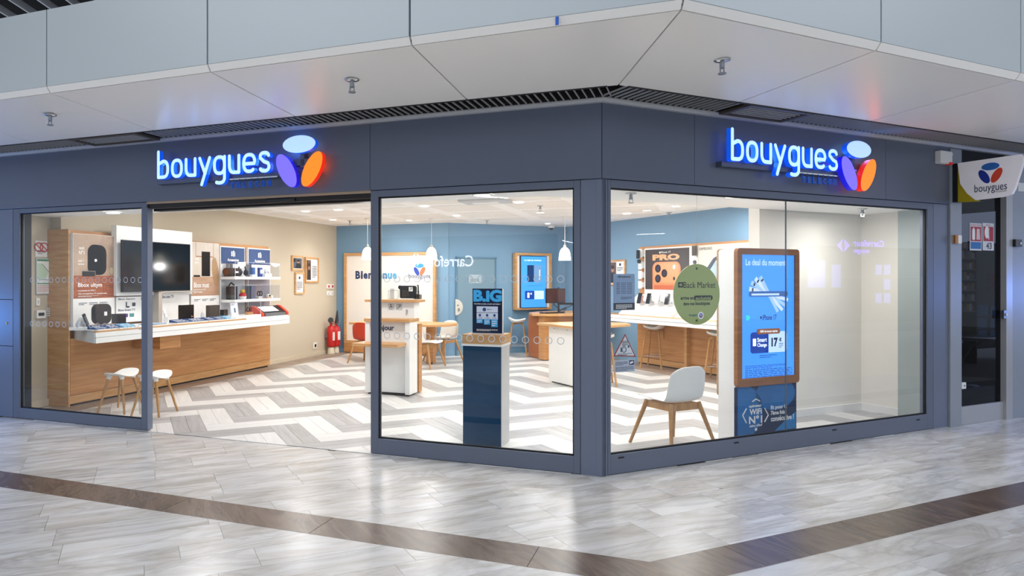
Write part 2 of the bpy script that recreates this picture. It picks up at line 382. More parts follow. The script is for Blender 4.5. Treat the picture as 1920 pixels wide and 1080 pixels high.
# shop floor: herringbone of two-plank blocks
shop = [half('L', 1, .0), half('R', 1, .0), half('A', 1, 6.86, -1), half('R', 0, 5.5, -1)]
def backs(q, d=0): return [p for p in (clip(q, [half('L', 1, 7.8+d, -1)]), clip(q, [half('L', 1, 7.8+d, 1), half('R', 1, 8.5+d, -1)])) if len(p) > 2]
shop_in = [half('L', 1, .0), half('R', 1, .0), half('A', 1, 6.36, -1), half('R', 0, 4.72, -1)]
big = [(-20, -5), (30, -5), (30, 30), (-20, 30)]
bm = B_(); [prism_z(bm, p, -.02, .001) for p in backs(clip(big, shop))]; shop_floor = world_obj('floor', bm, M('dark_grout', '#6a6763', .8), kind='structure')
u_ = .3225; ox, oy = -2.75, 3.07
planks = []
for i in range(-14, 30):
    for j in range(-12, 22):
        s = (i-j) % 6
        if s != 0: continue
        m_ = (i-j)//6; col = (i+m_) % 2
        # horizontal block and the vertical block standing on its left end
        for hor in (1, 0):
            for k in (0, 1):
                if hor: x0, x1, y0, y1 = i, i+3, j+k*.5, j+.5+k*.5
                else: x0, x1, y0, y1 = i+k*.5, i+.5+k*.5, j+1, j+4
                g = .0016
                q = [rR(ox+x0*u_+g, oy+y0*u_+g), rR(ox+x1*u_-g, oy+y0*u_+g), rR(ox+x1*u_-g, oy+y1*u_-g), rR(ox+x0*u_+g, oy+y1*u_-g)]
                q = clip(q, shop_in)
                for q in (backs(q) if len(q) > 2 else []):
                    if parea(q) < .001: continue
                    cx_ = sum(p[0] for p in q)/len(q); cy_ = sum(p[1] for p in q)/len(q)
                    vis = abs(cx_) < cy_*1.0+1
                    planks.append((cx_*cx_+cy_*cy_, q, col, hor))
planks.sort(key=lambda t: t[0])
PLG2 = grain('grey_plank_across', '#9c9c9c', '#bdbcbc', .35, (30, 2, 2), .08, coords='World', rot=ANG['R'])
PLW2 = grain('white_plank_across', '#d6d5d2', '#e6e5e3', .35, (30, 2, 2), .03, coords='World', rot=ANG['R'])
pm = {(0, 1): PLW, (0, 0): PLW2, (1, 1): PLG, (1, 0): PLG2}
for d, q, c, h in planks[:290]: tile_piece([q], 'plank', pm[(c, h)], .006, shop_floor)
for key in pm:
    ps = [q for d, q, c, h in planks[290:] if (c, h) == key]
    if ps: o = tile_piece(ps, 'far_planks', pm[key], .006, shop_floor); o['kind'] = 'stuff'
for F, a, b, y0, y1 in (('A', .0, 7.8, 6.365, 6.86), ('B', -8.5, -1.0, 4.725, 5.5)):
    x = a
    while x < b:
        e = min(b, x+.96)
        for k in range(3):
            ya = y0+(y1-y0)*k/3; yb = y0+(y1-y0)*(k+1)/3
            q = clip([tuple(world(F, p, r)[:2]) for p, r in ((x+.002, ya+.002), (e-.002, ya+.002), (e-.002, yb-.002), (x+.002, yb-.002))], shop)
            q = backs(q) if len(q) > 2 else []
            if q: tile_piece(q, 'border_plank', STRIP, .006, shop_floor)
        x = e

# ================================================================== SHOP SHELL
Hc = 2.8
bm = B_(); [prism_z(bm, p, Hc, Hc+.08) for p in backs(clip(big, [half('L', 1, .06), half('R', 1, .06), half('A', 1, 7.05, -1), half('R', 0, 5.6, -1)]), .1)]
ceiling = world_obj('ceiling', bm, CEIL, kind='structure')
# perforated fields in the ceiling
k = 0
for xi in range(-7, 5):
    for yi in range(0, 6):
        x0 = xi*1.25+.35; y0 = 1.05+yi*1.22
        q = clip([tuple(world('L', a, b)[:2]) for a, b in ((x0, y0), (x0+.98, y0), (x0+.98, y0+.96), (x0, y0+.96))], [half('L', 1, .9), half('R', 1, 1.1), half('A', 1, 6.6, -1), half('R', 0, 5.3, -1)])
        q = (backs(q, -.2) or [[]])[0] if len(q) > 2 else q
        if len(q) > 2 and parea(q) > .05:
            bm = B_(); prism_z(bm, q, Hc-.004, Hc+.002); world_obj('perforated_panel', bm, CEILP, ceiling)
# low bulkhead behind the front
bm = B_(); cL = clip(big, [half('L', 1, .06), half('L', 1, .78, -1), half('A', 1, 7.05, -1), half('R', 1, .06)])
prism_z(bm, cL, 2.40, Hc); cR = clip(big, [half('R', 1, .06), half('R', 1, 1.03, -1), half('R', 0, 5.6, -1), half('L', 1, .78)]); prism_z(bm, cR, 2.40, Hc)
world_obj('ceiling', bm, CEIL, kind='structure')
# walls
wl = sbox('wall_left', 'A', .76, 8.0, 6.84, 7.1, 0, Hc, BEIGE)
sbox('wall_left', 'A', .13, .76, 7.02, 7.2, 0, Hc, BEIGE)
sbox('baseboard_left', 'A', 5.06, 7.8, 6.815, 6.84, 0, .08, M('beige_skirting', '#cfc4ae', .5), bevel=.003)
sbox('baseboard_left', 'A', .0, .74, 6.995, 7.02, 0, .09, MATS['beige_skirting'], bevel=.003)
sbox('wall_back', 'L', -6.84, -4.18, 7.8, 7.95, 0, Hc, BLUEW)
sbox('baseboard_back', 'L', -6.84, -4.3, 7.775, 7.8, 0, .08, M('blue_skirting', '#7fa9c6', .5), bevel=.003)
sbox('wall_rear', 'R', 2.535, 5.6, 8.5, 8.65, 0, Hc, BLUEW)
sbox('baseboard_rear', 'R', 3.72, 5.5, 8.475, 8.5, 0, .08, MATS['blue_skirting'], bevel=.003)
sbox('wall_right', 'B', -8.6, -.9, 5.5, 5.65, 0, Hc, BLUEW)
sbox('baseboard_right', 'B', -8.5, -6.0, 5.475, 5.5, 0, .08, MATS['blue_skirting'], bevel=.003)
sbox('wall_niche', 'R', 2.99, 5.5, 1.05, 1.2, 0, 2.79, WHITEW)
sbox('wall_side', 'R', 4.73, 4.9, .55, 1.05, 0, 2.79, WHITEW)
sbox('wall_side', 'R', 4.64, 4.9, .03, .55, 0, 2.79, M('grey_glass_board', '#aab4b4', .2))
bm = B_(); cube(bm, 2.99, 4.73, 1.03, 1.05, 0, .09); cube(bm, 4.71, 4.73, .55, 1.03, 0, .09); struct('baseboard_niche', bm, WHITE, 'R')
sbox('wall_end', 'R', 5.5, 5.65, 1.0, 1.2, 0, 2.79, WHITEW)
# left return between front and side wall
sbox('wall_return', 'L', -7.2, -6.80, .06, .3, 0, 2.5, M('grey_return', '#8f979b', .4))

sbox('trim_6', 'L', -6.80, -6.775, .06, .3, 0, 2.4, GASKET)

# ================================================================== SHOP FRONT
def front_window(n, F, x0, x1, z0, z1, fw_l, fw_r, fw_b, fw_t, yd, panes, mat=PAINT):
    bm = B_()
    cube(bm, x0, x0+fw_l, -.0, yd, z0, z1); cube(bm, x1-fw_r, x1, -.0, yd, z0, z1)
    cube(bm, x0+fw_l, x1-fw_r, -.0, yd, z0, z0+fw_b); cube(bm, x0+fw_l, x1-fw_r, -.0, yd, z1-fw_t, z1)
    w = struct('window_%d' % n, bm, mat, F, bevel=.003)
    gx0, gx1, gz0, gz1 = x0+fw_l, x1-fw_r, z0+fw_b, z1-fw_t
    bm = B_(); e = .012
    for a in ((gx0, gx0+e, gz0, gz1), (gx1-e, gx1, gz0, gz1), (gx0, gx1, gz0, gz0+e), (gx0, gx1, gz1-e, gz1)): cube(bm, a[0], a[1], .018, .04, a[2], a[3])
    struct('gasket', bm, GASKET, F, parent=w)
    xs = [gx0]+panes+[gx1]
    for a, b in zip(xs, xs[1:]):
        bm = B_(); v = [bm.verts.new(p) for p in ((a+.002, .028, gz0), (b-.002, .028, gz0), (b-.002, .028, gz1), (a+.002, .028, gz1))]; bm.faces.new(v)
        struct('pane', bm, GLASS, F, parent=w)
    for a in panes:
        bm = B_(); cube(bm, a-.0035, a+.0035, .022, .034, gz0, gz1); struct('pane_joint', bm, M('silicone_joint', '#5c6468', .4), F, parent=w)
    return w
RINGM = M('frosted_vinyl', '#c9d3da', .5)
def ring_row(w, F, x0, x1, z, pitch=.0995):
    me = None; x = x0
    while x < x1:
        if me is None:
            bm = B_(); n = 20
            A = [bm.verts.new((.031*math.cos(2*PI*i/n), 0, .031*math.sin(2*PI*i/n))) for i in range(n)]
            Bv = [bm.verts.new((.0245*math.cos(2*PI*i/n), 0, .0245*math.sin(2*PI*i/n))) for i in range(n)]
            for i in range(n): bm.faces.new((A[i], A[(i+1) % n], Bv[(i+1) % n], Bv[i]))
            me = bpy.data.meshes.new('ring_sticker'); bm.to_mesh(me); bm.free(); me.materials.append(RINGM)
        o = bpy.data.objects.new('ring_sticker', me); COL.objects.link(o); o.parent = w; o.location = (x, .0255, z); x += pitch
w1 = front_window(1, 'L', -6.69, -4.714, 0.01, 2.42, .105, .072, .115, .05, .06, [])
ring_row(w1, 'L', -6.42, -4.82, 1.60); ring_row(w1, 'L', -6.42, -4.82, 1.10)
w2 = front_window(2, 'L', -2.084, -.172, 0.01, 2.42, .075, .052, .14, .06, .08, [])
ring_row(w2, 'L', -1.93, -.27, 1.608); ring_row(w2, 'L', -1.93, -.27, 1.093)
w3 = front_window(3, 'R', .064, 4.358, 0.01, 2.42, .03, .10, .16, .065, .08, [2.15])
for u, v in ((1165, 858), (1381, 830), (1565, 806), (1722, 787)):   # drain slots in the sill
    x, z = px('R', -.002, u, v); bm = B_(); cube(bm, x-.028, x+.028, -.003, .002, z-.006, z+.006); struct('drain_slot', bm, GASKET, 'R', parent=w3)
# solid part of the front
bm = B_()
cube(bm, -12, 0, .0, .12, 2.99, 3.05)
wf = struct('wall_front', bm, PAINT, 'L')
g = .002
for a, b in ((-12, -9.6), (-9.6, -6.9), (-6.9, -2.084), (-2.084, -.0)):
    bm = B_(); prism_z(bm, [(a+g, -.012), (b-(g if b < 0 else 0), -.012), (b+(0 if b < 0 else .006), .06), (a+g, .06)], 2.424, 3.045); struct('panel', bm, PAINT, 'L', parent=wf, bevel=.002)
for a, b, z0, z1, m in ((-7.4, -6.695, 0.01, .83, PAINT2), (-7.4, -6.695, .835, 1.37, PAINT2), (-7.4, -6.695, 1.375, 2.42, PAINT2), (-9.6, -7.405, .01, 2.42, PAINT2), (-.168, -.045, .005, 2.42, PAINT2)):
    bm = B_(); cube(bm, a, b, .0, .1, z0, z1); struct('post_panel', bm, m, 'L', parent=wf, bevel=.002)
bm = B_(); x, z = px('L', -.005, 12, 606); cone(bm, (x, -.006, z), (x, .0, z), .012, .012, 14); struct('lock', bm, M('brass', '#b58d3c', .3, .9), 'L', parent=wf)
bm = B_(); prism_z(bm, [(-.045, -.0), (0, -.0), (.045*math.cos(R(45)), .045*math.sin(R(45))), (.03, .12), (-.045, .12)], .0, 2.42); struct('corner_post', bm, PAINT2, 'L', parent=wf)
wfr = struct('wall_front', (lambda b: (cube(b, 0, 4.62, .0, .12, 2.99, 3.05), b)[1])(B_()), PAINT, 'R')
for a, b in ((.0, .98), (.98, 3.55), (3.55, 4.61)):
    bm = B_(); prism_z(bm, [(a+g, -.012), (b-g, -.012), (b-g, .06), (a+g, .06)] if a > 0 else [(0, -.012), (b-g, -.012), (b-g, .06), (-.006, .06)], 2.424, 3.045); struct('panel', bm, PAINT, 'R', parent=wfr, bevel=.002)
for a, b, m in ((.0, .06, PAINT2), (4.362, 4.615, PAINT2)):
    bm = B_(); cube(bm, a, b, .0, .12, .005, 2.42); struct('post_panel', bm, m, 'R', parent=wfr, bevel=.002)
# header over the open doorway with the sliding gear
bm = B_(); cube(bm, -4.714, -2.084, .0, .05, 2.40, 2.424); hd = struct('trim_1', bm, M('tan_trim', '#b29a80', .5), 'L')
bm = B_(); cube(bm, -4.714, -2.084, .02, .16, 2.355, 2.40); cube(bm, -4.714, -2.084, .10, .2, 2.335, 2.36); struct('sliding_track', bm, M('dark_track', '#2a2624', .35, .5), 'L', parent=hd)
bm = B_(); cube(bm, -3.22, -2.9, -.0, .03, 2.362, 2.388); struct('door_sensor', bm, BLACK, 'L', parent=hd, bevel=.005)
bm = B_(); cube(bm, -4.712, -4.700, .0, .07, .02, 2.36); struct('trim_2', bm, PAINT2, 'L')
# cornice
bm = B_(); prism_z(bm, [(-12, -.09), (0+.037, -.09), (0, 0), (-12, 0)], 3.052, 3.105); prism_z(bm, [(-12, -.045), (.018, -.045), (0, 0), (-12, 0)], 3.035, 3.052); struct('trim_3', bm, TRIMM, 'L')
bm = B_(); prism_z(bm, [(9, -.09), (-.037, -.09), (0, 0), (9, 0)], 3.052, 3.105); prism_z(bm, [(9, -.045), (-.018, -.045), (0, 0), (9, 0)], 3.035, 3.052); struct('trim_4', bm, TRIMM, 'R')

# ================================================================== MALL SOFFIT
T2 = math.tan(R(22.5))
yi, zi, yo, zo = -.44, 3.045, -1.56, 3.12
def soff(F, xs, sgn):
    root = struct('ceiling', (lambda b: (prism_z(b, [(-9*sgn*-1 if False else xs[0], -.1), (sgn*.1*T2, -.1), (sgn*1.4*T2, -1.4), (xs[0], -1.4)], 3.6, 3.66), b)[1])(B_()), DARK, F)
    for i, (a, b) in enumerate(zip(xs, xs[1:])):
        last = (i == len(xs)-2)
        ai = a; bi = sgn*-yi*T2 if last else b; bo = sgn*-yo*T2 if last else b
        e = .006*(-sgn)*-1
        lo, hi = (a+.006*sgn*1, 0)
        d = .006 if sgn > 0 else -.006
        P = [(ai+d, yi), (bi-d, yi), (bo-d, yo), (ai+d, yo)]
        Z = [zi, zi, zo, zo]
        bm = B_(); lo_ = [bm.verts.new((p[0], p[1], z)) for p, z in zip(P, Z)]; up = [bm.verts.new((p[0], p[1], z+.03)) for p, z in zip(P, Z)]
        bm.faces.new(lo_); bm.faces.new(up[::-1])
        for k in range(4): bm.faces.new((lo_[k], up[k], up[(k+1) % 4], lo_[(k+1) % 4]))
        bmesh.ops.recalc_face_normals(bm, faces=bm.faces)
        struct('soffit_panel', bm, SOFFIT, F, parent=root)
        # folded lip and the upright panel above it
        bo2 = sgn*1.60*T2 if last else b
        bm = B_(); prism = [(a+d, -1.57), (bo2-d-(sgn*.012 if last else 0), -1.57), (bo2-d, -1.60), (a+d, -1.60)]
        lo_ = [bm.verts.new((p[0], p[1], 3.122 if k < 2 else 3.165)) for k, p in enumerate(prism)]; up = [bm.verts.new((p[0], p[1], 3.19)) for p in prism]
        bm.faces.new(lo_); bm.faces.new(up)
        for k in range(4): bm.faces.new((lo_[k], up[k], up[(k+1) % 4], lo_[(k+1) % 4]))
        bmesh.ops.recalc_face_normals(bm, faces=bm.faces); struct('lip', bm, SOFFIT, F, parent=root)
        bm = B_(); cube(bm, a+d, bo2-d*(.2 if last else 1), -1.605, -1.55, 3.168, 3.79)
        struct('upper_panel', bm, UPPER, F, parent=root, bevel=.003)
    return root
def jx(F, pts): return pts
sL = soff('L', [-9.0, -7.4, -5.8, -4.2, -2.6, -1.0, 0], 1)
sR = soff('R', [9.2, 7.6, 5.95, 4.3, 2.66, 1.03, 0], -1)
# dark strip with slats between soffit and cornice
def louvre(F, root, x0, x1, skip, sgn):
    e0, e1 = (x0+.3*sgn*0, x1) if sgn > 0 else (x0, x1)
    bm = B_(); prism_z(bm, [(x0, -.46), (.20, -.46), (0, 0), (x0, 0)] if sgn > 0 else [(x1, -.46), (-.20, -.46), (0, 0), (x1, 0)], 3.22, 3.24); struct('louvre_back', bm, DARK, F, parent=root)
    bm = B_(); n = 0
    cube(bm, x0, x1, -.452, -.436, 3.04, 3.2); cube(bm, x0, x1, -.10, -.088, 3.06, 3.2); struct('louvre_rail', bm, RAILM, F, parent=root)
    me = None; x = x0+.03
    while x < x1:
        if not any(a < x < b for a, b in skip):
            if me is None:
                bm = B_(); cube(bm, -.0035, .0035, -.436, -.1, 3.055, 3.068); me = bpy.data.meshes.new('slat'); bm.to_mesh(me); bm.free(); me.materials.append(SLATM)
            o = bpy.data.objects.new('slat', me); COL.objects.link(o); o.parent = root; o.location = (x, 0, 0); n += 1
        x += .062
    return n
gx = [(-5.35, -4.42)]; louvre('L', sL, -8.5, .1, gx, 1)
gr = [(1.15, 1.95)]; louvre('R', sR, -.1, 8.5, gr, -1)
def diffuser(F, x0, x1, label):
    t = thing('ventilation_grille', label, 'vent', F, (x0+x1)/2, -.27, 3.04)
    bm = B_()
    for a in ((x0, x1, -.44, -.41), (x0, x1, -.13, -.10), (x0, x0+.05, -.41, -.13), (x1-.05, x1, -.41, -.13)): cube(bm, a[0], a[1], a[2], a[3], 3.035, 3.06)
    finish('frame', bm, M('bronze_metal', '#6d6257', .4, .5), t)
    for k in range(6):
        y = -.385+k*.046; box(t, 'blade', x0+.05, x1-.05, y, y+.010, 3.045, 3.055, SLATM)
diffuser('L', -5.33, -4.44, 'bronze framed ventilation grille in the louvre above the left front')
diffuser('R', 1.17, 1.93, 'bronze framed ventilation grille in the louvre above the right front')
# dark mall ceiling over the soffit edge with pale slats
bm = B_(); prism_z(bm, [(-18, -6), (20, -6), (20, 16), (-18, 16)], 6.2, 6.3); mc = world_obj('ceiling', bm, M('dark_ceiling_void', '#1a1c20', .9), kind='structure')
bm = B_()
for k in range(60):
    a = world('A', 4.0-k*.22, 0, 0)
    cube(bm, -14+k*.45, -14+k*.45+.03, -4, 14, 6.0, 6.12)
o = world_obj('ceiling_slats', bm, TRIMM, mc, 'stuff')
# sprinklers
def sprinkler(F, x, y, z, label, s=1.0, group=None):
    t = thing('sprinkler_head', label, 'sprinkler', F, x, y, z, group=group)
    bm = B_(); lathe(bm, [(0, 0), (.036*s, 0), (.036*s, -.004*s), (.02*s, -.009*s), (.011*s, -.01*s)]); finish('escutcheon', bm, CHROME, t, absolute=False)
    bm = B_(); lathe(bm, [(.011*s, -.008*s), (.011*s, -.034*s), (.008*s, -.04*s), (0, -.04*s)], seg=10); cube(bm, -.013*s, -.009*s, -.002*s, .002*s, -.062*s, -.03*s); cube(bm, .009*s, .013*s, -.002*s, .002*s, -.062*s, -.03*s); finish('body', bm, STEEL, t, absolute=False)
    bm = B_(); lathe(bm, [(0, -.06*s), (.018*s, -.06*s), (.018*s, -.064*s), (0, -.064*s)], seg=12); finish('deflector', bm, STEEL, t, absolute=False)
sprinkler('L', *hz('L', 3.09, 660, 149), 3.089, 'chrome sprinkler head on the soffit above the left shop sign', 1.5)
sprinkler('L', *hz('L', 3.085, 94, 215), 3.085, 'chrome sprinkler head at the far left of the cream soffit', 1.5)
sprinkler('R', *hz('R', 3.09, 1354, 112), 3.089, 'chrome sprinkler head on the soffit right of its corner joint', 1.5)
x, z = px('L', -1.606, 1044, 41)
t = thing('tape_scrap', 'small scrap of blue tape on the lower edge of the upper panels', 'tape', 'L', x, -1.607, z)
box(t, 'strip', x-.008, x+.012, -1.609, -1.606, z-.02, z+.03, M('blue_tape', '#1c5fc0', .5))

# ================================================================== SIGNS
def selli(cx, cz, a, b, a0, a1, n=22, p=2.5):
    o = []
    for i in range(n+1):
        t = R(a0+(a1-a0)*i/n); c, s = math.cos(t), math.sin(t)
        o.append((cx+a*math.copysign(abs(c)**(2/p), c), cz+b*math.copysign(abs(s)**(2/p), s)))
    return o
def strokes(ch, w, r):
    l, rr, m = r, w-r, w/2; a = (w-2*r)/2; b = .5-r
    if ch == 'o': return [selli(m, .5, a, b, 0, 360, 36)]
    if ch == 'b': return [[(l, 1.5-r), (l, .45), (l, r)], [(l, r)]+selli(m, .5, a, b, -90, 90, 20)+[(l+.02, .78)]]
    if ch == 'u': return [[(l, 1-r)]+selli(m, .5, a, b, 180, 270, 12)+[(rr, r)], [(rr, 1-r), (rr, r)]]
    if ch == 'y': return [[(l, 1-r), (m+.02, .12)], [(rr, 1-r), (m-.16, -.42)]]
    if ch == 'g': return [selli(m, .5, a, b, 0, 360, 36), [(rr, 1-r), (rr, -.1)]+selli(m, -.12, a, .27, 0, -120, 12)]
    if ch == 'e': return [[(l, .47), (rr, .47)]+selli(m, .5, a, b, 5, 310, 30)]
    if ch == 's':
        return [selli(m, .72, a*.92, .28-r*.55, 20, 180, 12)+[(m-.02, .52)]+[(m+a*.8, .42)]+selli(m, .29, a*.95, .28-r*.6, 0, -150, 14)]
def smoothp(p, k=1):
    for _ in range(k):
        if len(p) < 3: return p
        q = [p[0]]
        for a, b in zip(p, p[1:]):
            q.append((a[0]*.75+b[0]*.25, a[1]*.75+b[1]*.25)); q.append((a[0]*.25+b[0]*.75, a[1]*.25+b[1]*.75))
        q.append(p[-1]); p = q
    return p
def ribbon(bm, pts, r, y0, y1, mf=0, ms=1):
    pts = [Vector(p) for p in pts]; q = [pts[0]]
    for p in pts[1:]:
        if (p-q[-1]).length > r*.12: q.append(p)
    pts = q; closed = (pts[0]-pts[-1]).length < r*.6
    n = len(pts); Lp = []; Rp = []
    for i in range(n):
        a = pts[i-1] if i else (pts[-2] if closed else pts[0]); b = pts[i+1] if i < n-1 else (pts[1] if closed else pts[-1])
        d = (b-a).normalized(); nn = Vector((-d[1], d[0])); Lp.append(pts[i]+nn*r); Rp.append(pts[i]-nn*r)
    def ring(cap_p, d):
        base = math.atan2(d[1], d[0]); return [cap_p+Vector((math.cos(base+PI/2-PI*i/8), math.sin(base+PI/2-PI*i/8)))*r for i in range(1, 8)]
    outl = list(Lp)
    if not closed:
        outl += ring(pts[-1], pts[-1]-pts[-2]) + Rp[::-1] + ring(pts[0], pts[0]-pts[1])
    V = lambda p, y: bm.verts.new((p[0], y, p[1]))
    lf = [V(p, y0) for p in Lp]; rf = [V(p, y0) for p in Rp]
    for i in range(n-1):
        f = bm.faces.new((lf[i], rf[i], rf[i+1], lf[i+1])); f.material_index = mf
    if not closed:
        for p, d, La, Ra in ((pts[-1], pts[-1]-pts[-2], Lp[-1], Rp[-1]), (pts[0], pts[0]-pts[1], Rp[0], Lp[0])):
            f = bm.faces.new([V(q, y0) for q in [La]+ring(p, d)+[Ra]]); f.material_index = mf
    loops = [outl] if not closed else [Lp, Rp[::-1]]
    for lp in loops:
        for i in range(len(lp)):
            a, b = lp[i], lp[(i+1) % len(lp)]
            if closed and i == len(lp)-1: continue
            f = bm.faces.new((V(a, y0), V(a, y1), V(b, y1), V(b, y0))); f.material_index = ms
def glowing(name, face, em): return M(name, face, .4, emit=em, var=.01)
SF = glowing('sign_face_ice_blue', '#abd0fb', 1.12); SS = glowing('sign_return_blue', '#0a4fd0', .9)
E1 = glowing('sign_face_pale', '#a8c8ec', .98); E2 = glowing('sign_face_violet', '#6a5ef0', 1.2); E3 = glowing('sign_face_orange', '#ff7a18', 1.15)
S1 = glowing('sign_return_deep_blue', '#0e50d8', .8); S2 = glowing('sign_return_violet', '#1a18c8', .8); S3 = glowing('sign_return_red', '#e02410', .9)
TELM = M('blue_telecom_letters', '#0a50b8', .35, emit=.25)  # unlit letters, given a faint glow in their own colour
def shop_sign(F, x0, x1, zb, xh, cx, cz, a, side, label):
    t = thing('shop_sign', label, 'sign', F, x0, -.012, zb)
    order = 'bouygues'; ws = [.70, .68, .66, .70, .70, .66, .72, .64]; gap = .075
    tot = sum(ws)+gap*7; sc = (x1-x0)/tot; x = x0; r = .088
    for ch, w in zip(order, ws):
        bm = B_()
        for st in strokes(ch, w, r):
            ribbon(bm, [(x+p[0]*sc, zb+p[1]*xh) for p in st], r*(sc+xh)/2*.92, -.13, -.08)
        finish('letter', bm, [SF, SS], t); x += (w+gap)*sc
    xe = cx+a*.9
    box(t, 'mounting_rail', x0-.05, xe, -.078, -.012, zb-.045, zb+.0, M('rail_grey', '#5d6478', .3, .5))
    xa = x0+(x1-x0)*.62
    box(t, 'thin_rail', xa, x1+.05, -.10, -.09, zb-.05, zb-.038, CHROME)
    tw = (x1+.02-xa-.05)/7
    for i, c in enumerate('TELECOM'):
        bm = B_(); xx = xa+.05+tw*i
        for yy in (-.12, -.115, -.11, -.105): add_text(bm, c, (xx, zb-.135, xx+tw*.58, zb-.078), yy, .03)
        cube(bm, xx+tw*.28, xx+tw*.31, -.105, -.098, zb-.08, zb-.045)
        finish('small_letter', bm, TELM, t)
    r_ = .9*a; b = .46*a
    for (an, rot), m, s_ in zip(((90, 0), (210, -60), (330, 60)), (E1, E2, E3), (S1, S2, S3)):
        bm = B_(); prism_y(bm, ell(cx+r_*math.cos(R(an)), cz+r_*math.sin(R(an)), a, b, rot, 40), -.135, -.08, 0, 1); finish('ellipse', bm, [m, s_], t)
    bm = B_(); cube(bm, cx-.1, cx+.1, -.078, -.012, cz-.03, cz+.03); cube(bm, cx-.02, cx+.02, -.078, -.012, cz-.05, cz+.14); finish('bracket', bm, MATS['rail_grey'], t)
    return t
def halo(F, x, z, w, color, ww=.16):
    o = area(F, x, -.05, z, ww, w*.6, color, R(90), 0); o.rotation_euler = (R(-90), 0, ANG[F]); return o
yS = -.13
a = px('L', yS, 294, 336); b = px('L', yS, 508, 321); zb = px('L', yS, 340, 333)[1]; xh = px('L', yS, 338, 298)[1]-zb
c1 = px('L', yS, 559, 270.5); c2 = px('L', yS, 536.5, 311.5)
zb = (px('L', yS, 300, 336)[1]+px('L', yS, 500, 322)[1])/2; xh = px('L', yS, 470, 285)[1]-px('L', yS, 470, 323)[1]
aL = .178
shop_sign('L', a[0], b[0], zb, xh, px('L', yS, 561, 300)[0], c1[1]-.9*aL, aL, 1, 'glowing blue lettered shop sign with three ellipses on the left front')
a = px('R', yS, 1370, 303); b = px('R', yS, 1572, 320)
zb = (px('R', yS, 1385, 302.5)[1]+px('R', yS, 1560, 319)[1])/2; xh = px('R', yS, 1410, 265)[1]-px('R', yS, 1410, 306)[1]
c1 = px('R', yS, 1617, 281)
shop_sign('R', a[0], b[0], zb, xh, px('R', yS, 1610, 306)[0], c1[1]-.9*aL, aL, 1, 'glowing blue lettered shop sign with three ellipses on the right front')
for F, xs in (('L', [px('L', 0, u, 310)[0] for u in (315, 360, 410, 460, 500)]), ('R', [px('R', 0, u, 290)[0] for u in (1385, 1430, 1475, 1520, 1560)])):
    for x in xs: halo(F, x, zb+.08, .9, (.1, .35, 1))
for F, u, v, c in (('L', 560, 272, (.1, .35, 1)), ('L', 530, 315, (.1, .1, 1)), ('L', 592, 312, (1, .12, .03)), ('R', 1610, 283, (.1, .35, 1)), ('R', 1588, 315, (.1, .1, 1)), ('R', 1635, 325, (1, .12, .03))):
    x, z = px(F, 0, u, v); halo(F, x, z, 1.1, c)
# projecting sign
PW = M('lit_white_sign_face', '#e6e4e6', .4, emit=.12)
t = thing('projecting_sign', 'white curved blade sign with three ellipses sticking out at right end', 'sign', 'B', 0, 4.66, 2.3)
def bp(u, v, y=4.66): return px('B', y, u, v)
pts = [bp(1795, 306), bp(1800, 345), bp(1812, 362), bp(1828, 375), bp(1880, 369), bp(1897, 364), bp(1903, 352), bp(1918, 305), bp(1919, 296), bp(1913, 289)]
poly(t, 'sign_face', pts, 4.66, 4.70, PW, bevel=.004)
pts = [bp(1794, 306), bp(1795, 379), bp(1829, 377), bp(1812, 363), bp(1800, 345)]
poly(t, 'yellow_panel', pts, 4.67, 4.76, M('yellow_lacquer', '#b8a410', .3))
pts = [bp(1774, 309), bp(1774, 380), bp(1795, 379), bp(1795, 306)]
poly(t, 'black_box', pts, 4.66, 4.80, BLACK, bevel=.003)
lc = bp(1857, 324); la = .085
logo(t, lc[0], lc[1]-.0, .082, 4.657, [M('logo_blue', '#2a6fc0', .5), M('logo_navy', '#14369a', .5), M('logo_red', '#e04a2a', .5)], .002)
text(t, [('bouygues', tb('B', 4.656, 1827, 1888, 343.5, 362.5))], 4.656, NAVYT, bold=.0)
text(t, [('TELECOM', tb('B', 4.656, 1866, 1887, 357, 360))], 4.656, NAVYT)
# alarm box and access boxes
t = thing('alarm_box', 'white alarm box with red light above the yellow and black blade sign bracket', 'alarm', 'R', 4.5, -.02, 2.85)
r_ = rect('R', -.06, 1762, 282, 1784, 308); box(t, 'casing', r_[0], r_[1], -.07, -.012, r_[2], r_[3], WHITE2, bevel=.004)
box(t, 'red_light', r_[1]-.06, r_[1]-.01, -.08, -.03, r_[2]-.008, r_[2]+.016, M('red_lamp', '#c01818', .4, emit=.3))
bm = B_(); tubep(bm, [(r_[1], -.03, r_[3]-.07), (r_[1]+.05, -.03, r_[3]-.05), (r_[1]+.07, -.03, r_[3]-.01), (r_[1]+.04, -.03, r_[3]-.03)], .006); finish('cable', bm, WHITE2, t)

# ================================================================== RIGHT NEIGHBOUR
LG = M('light_grey_frame', '#9aa0a8', .4, .1)
bm = B_(); cube(bm, 4.625, 4.83, -.02, .12, .0, 3.03); struct('wall_pier', bm, LG, 'R', bevel=.003)
bm = B_(); cube(bm, 5.80, 8.5, -.02, .12, .0, 3.03); struct('wall_neighbour', bm, LG, 'R', bevel=.003)
d1 = struct('door_1', (lambda b: (cube(b, 5.665, 5.79, -.03, .08, .0, 3.03), cube(b, 4.83, 5.665, .0, .06, .0, .20), b)[-1])(B_()), M('pale_aluminium', '#b4b4b4', .35, .2), 'R', bevel=.003)
bm = B_(); v = [bm.verts.new(p) for p in ((4.83, .03, .2), (5.665, .03, .2), (5.665, .03, 2.98), (4.83, .03, 2.98))]; bm.faces.new(v); struct('pane', bm, glass('smoked_glass', (.10, .11, .14, 1), .4), 'R', parent=d1)
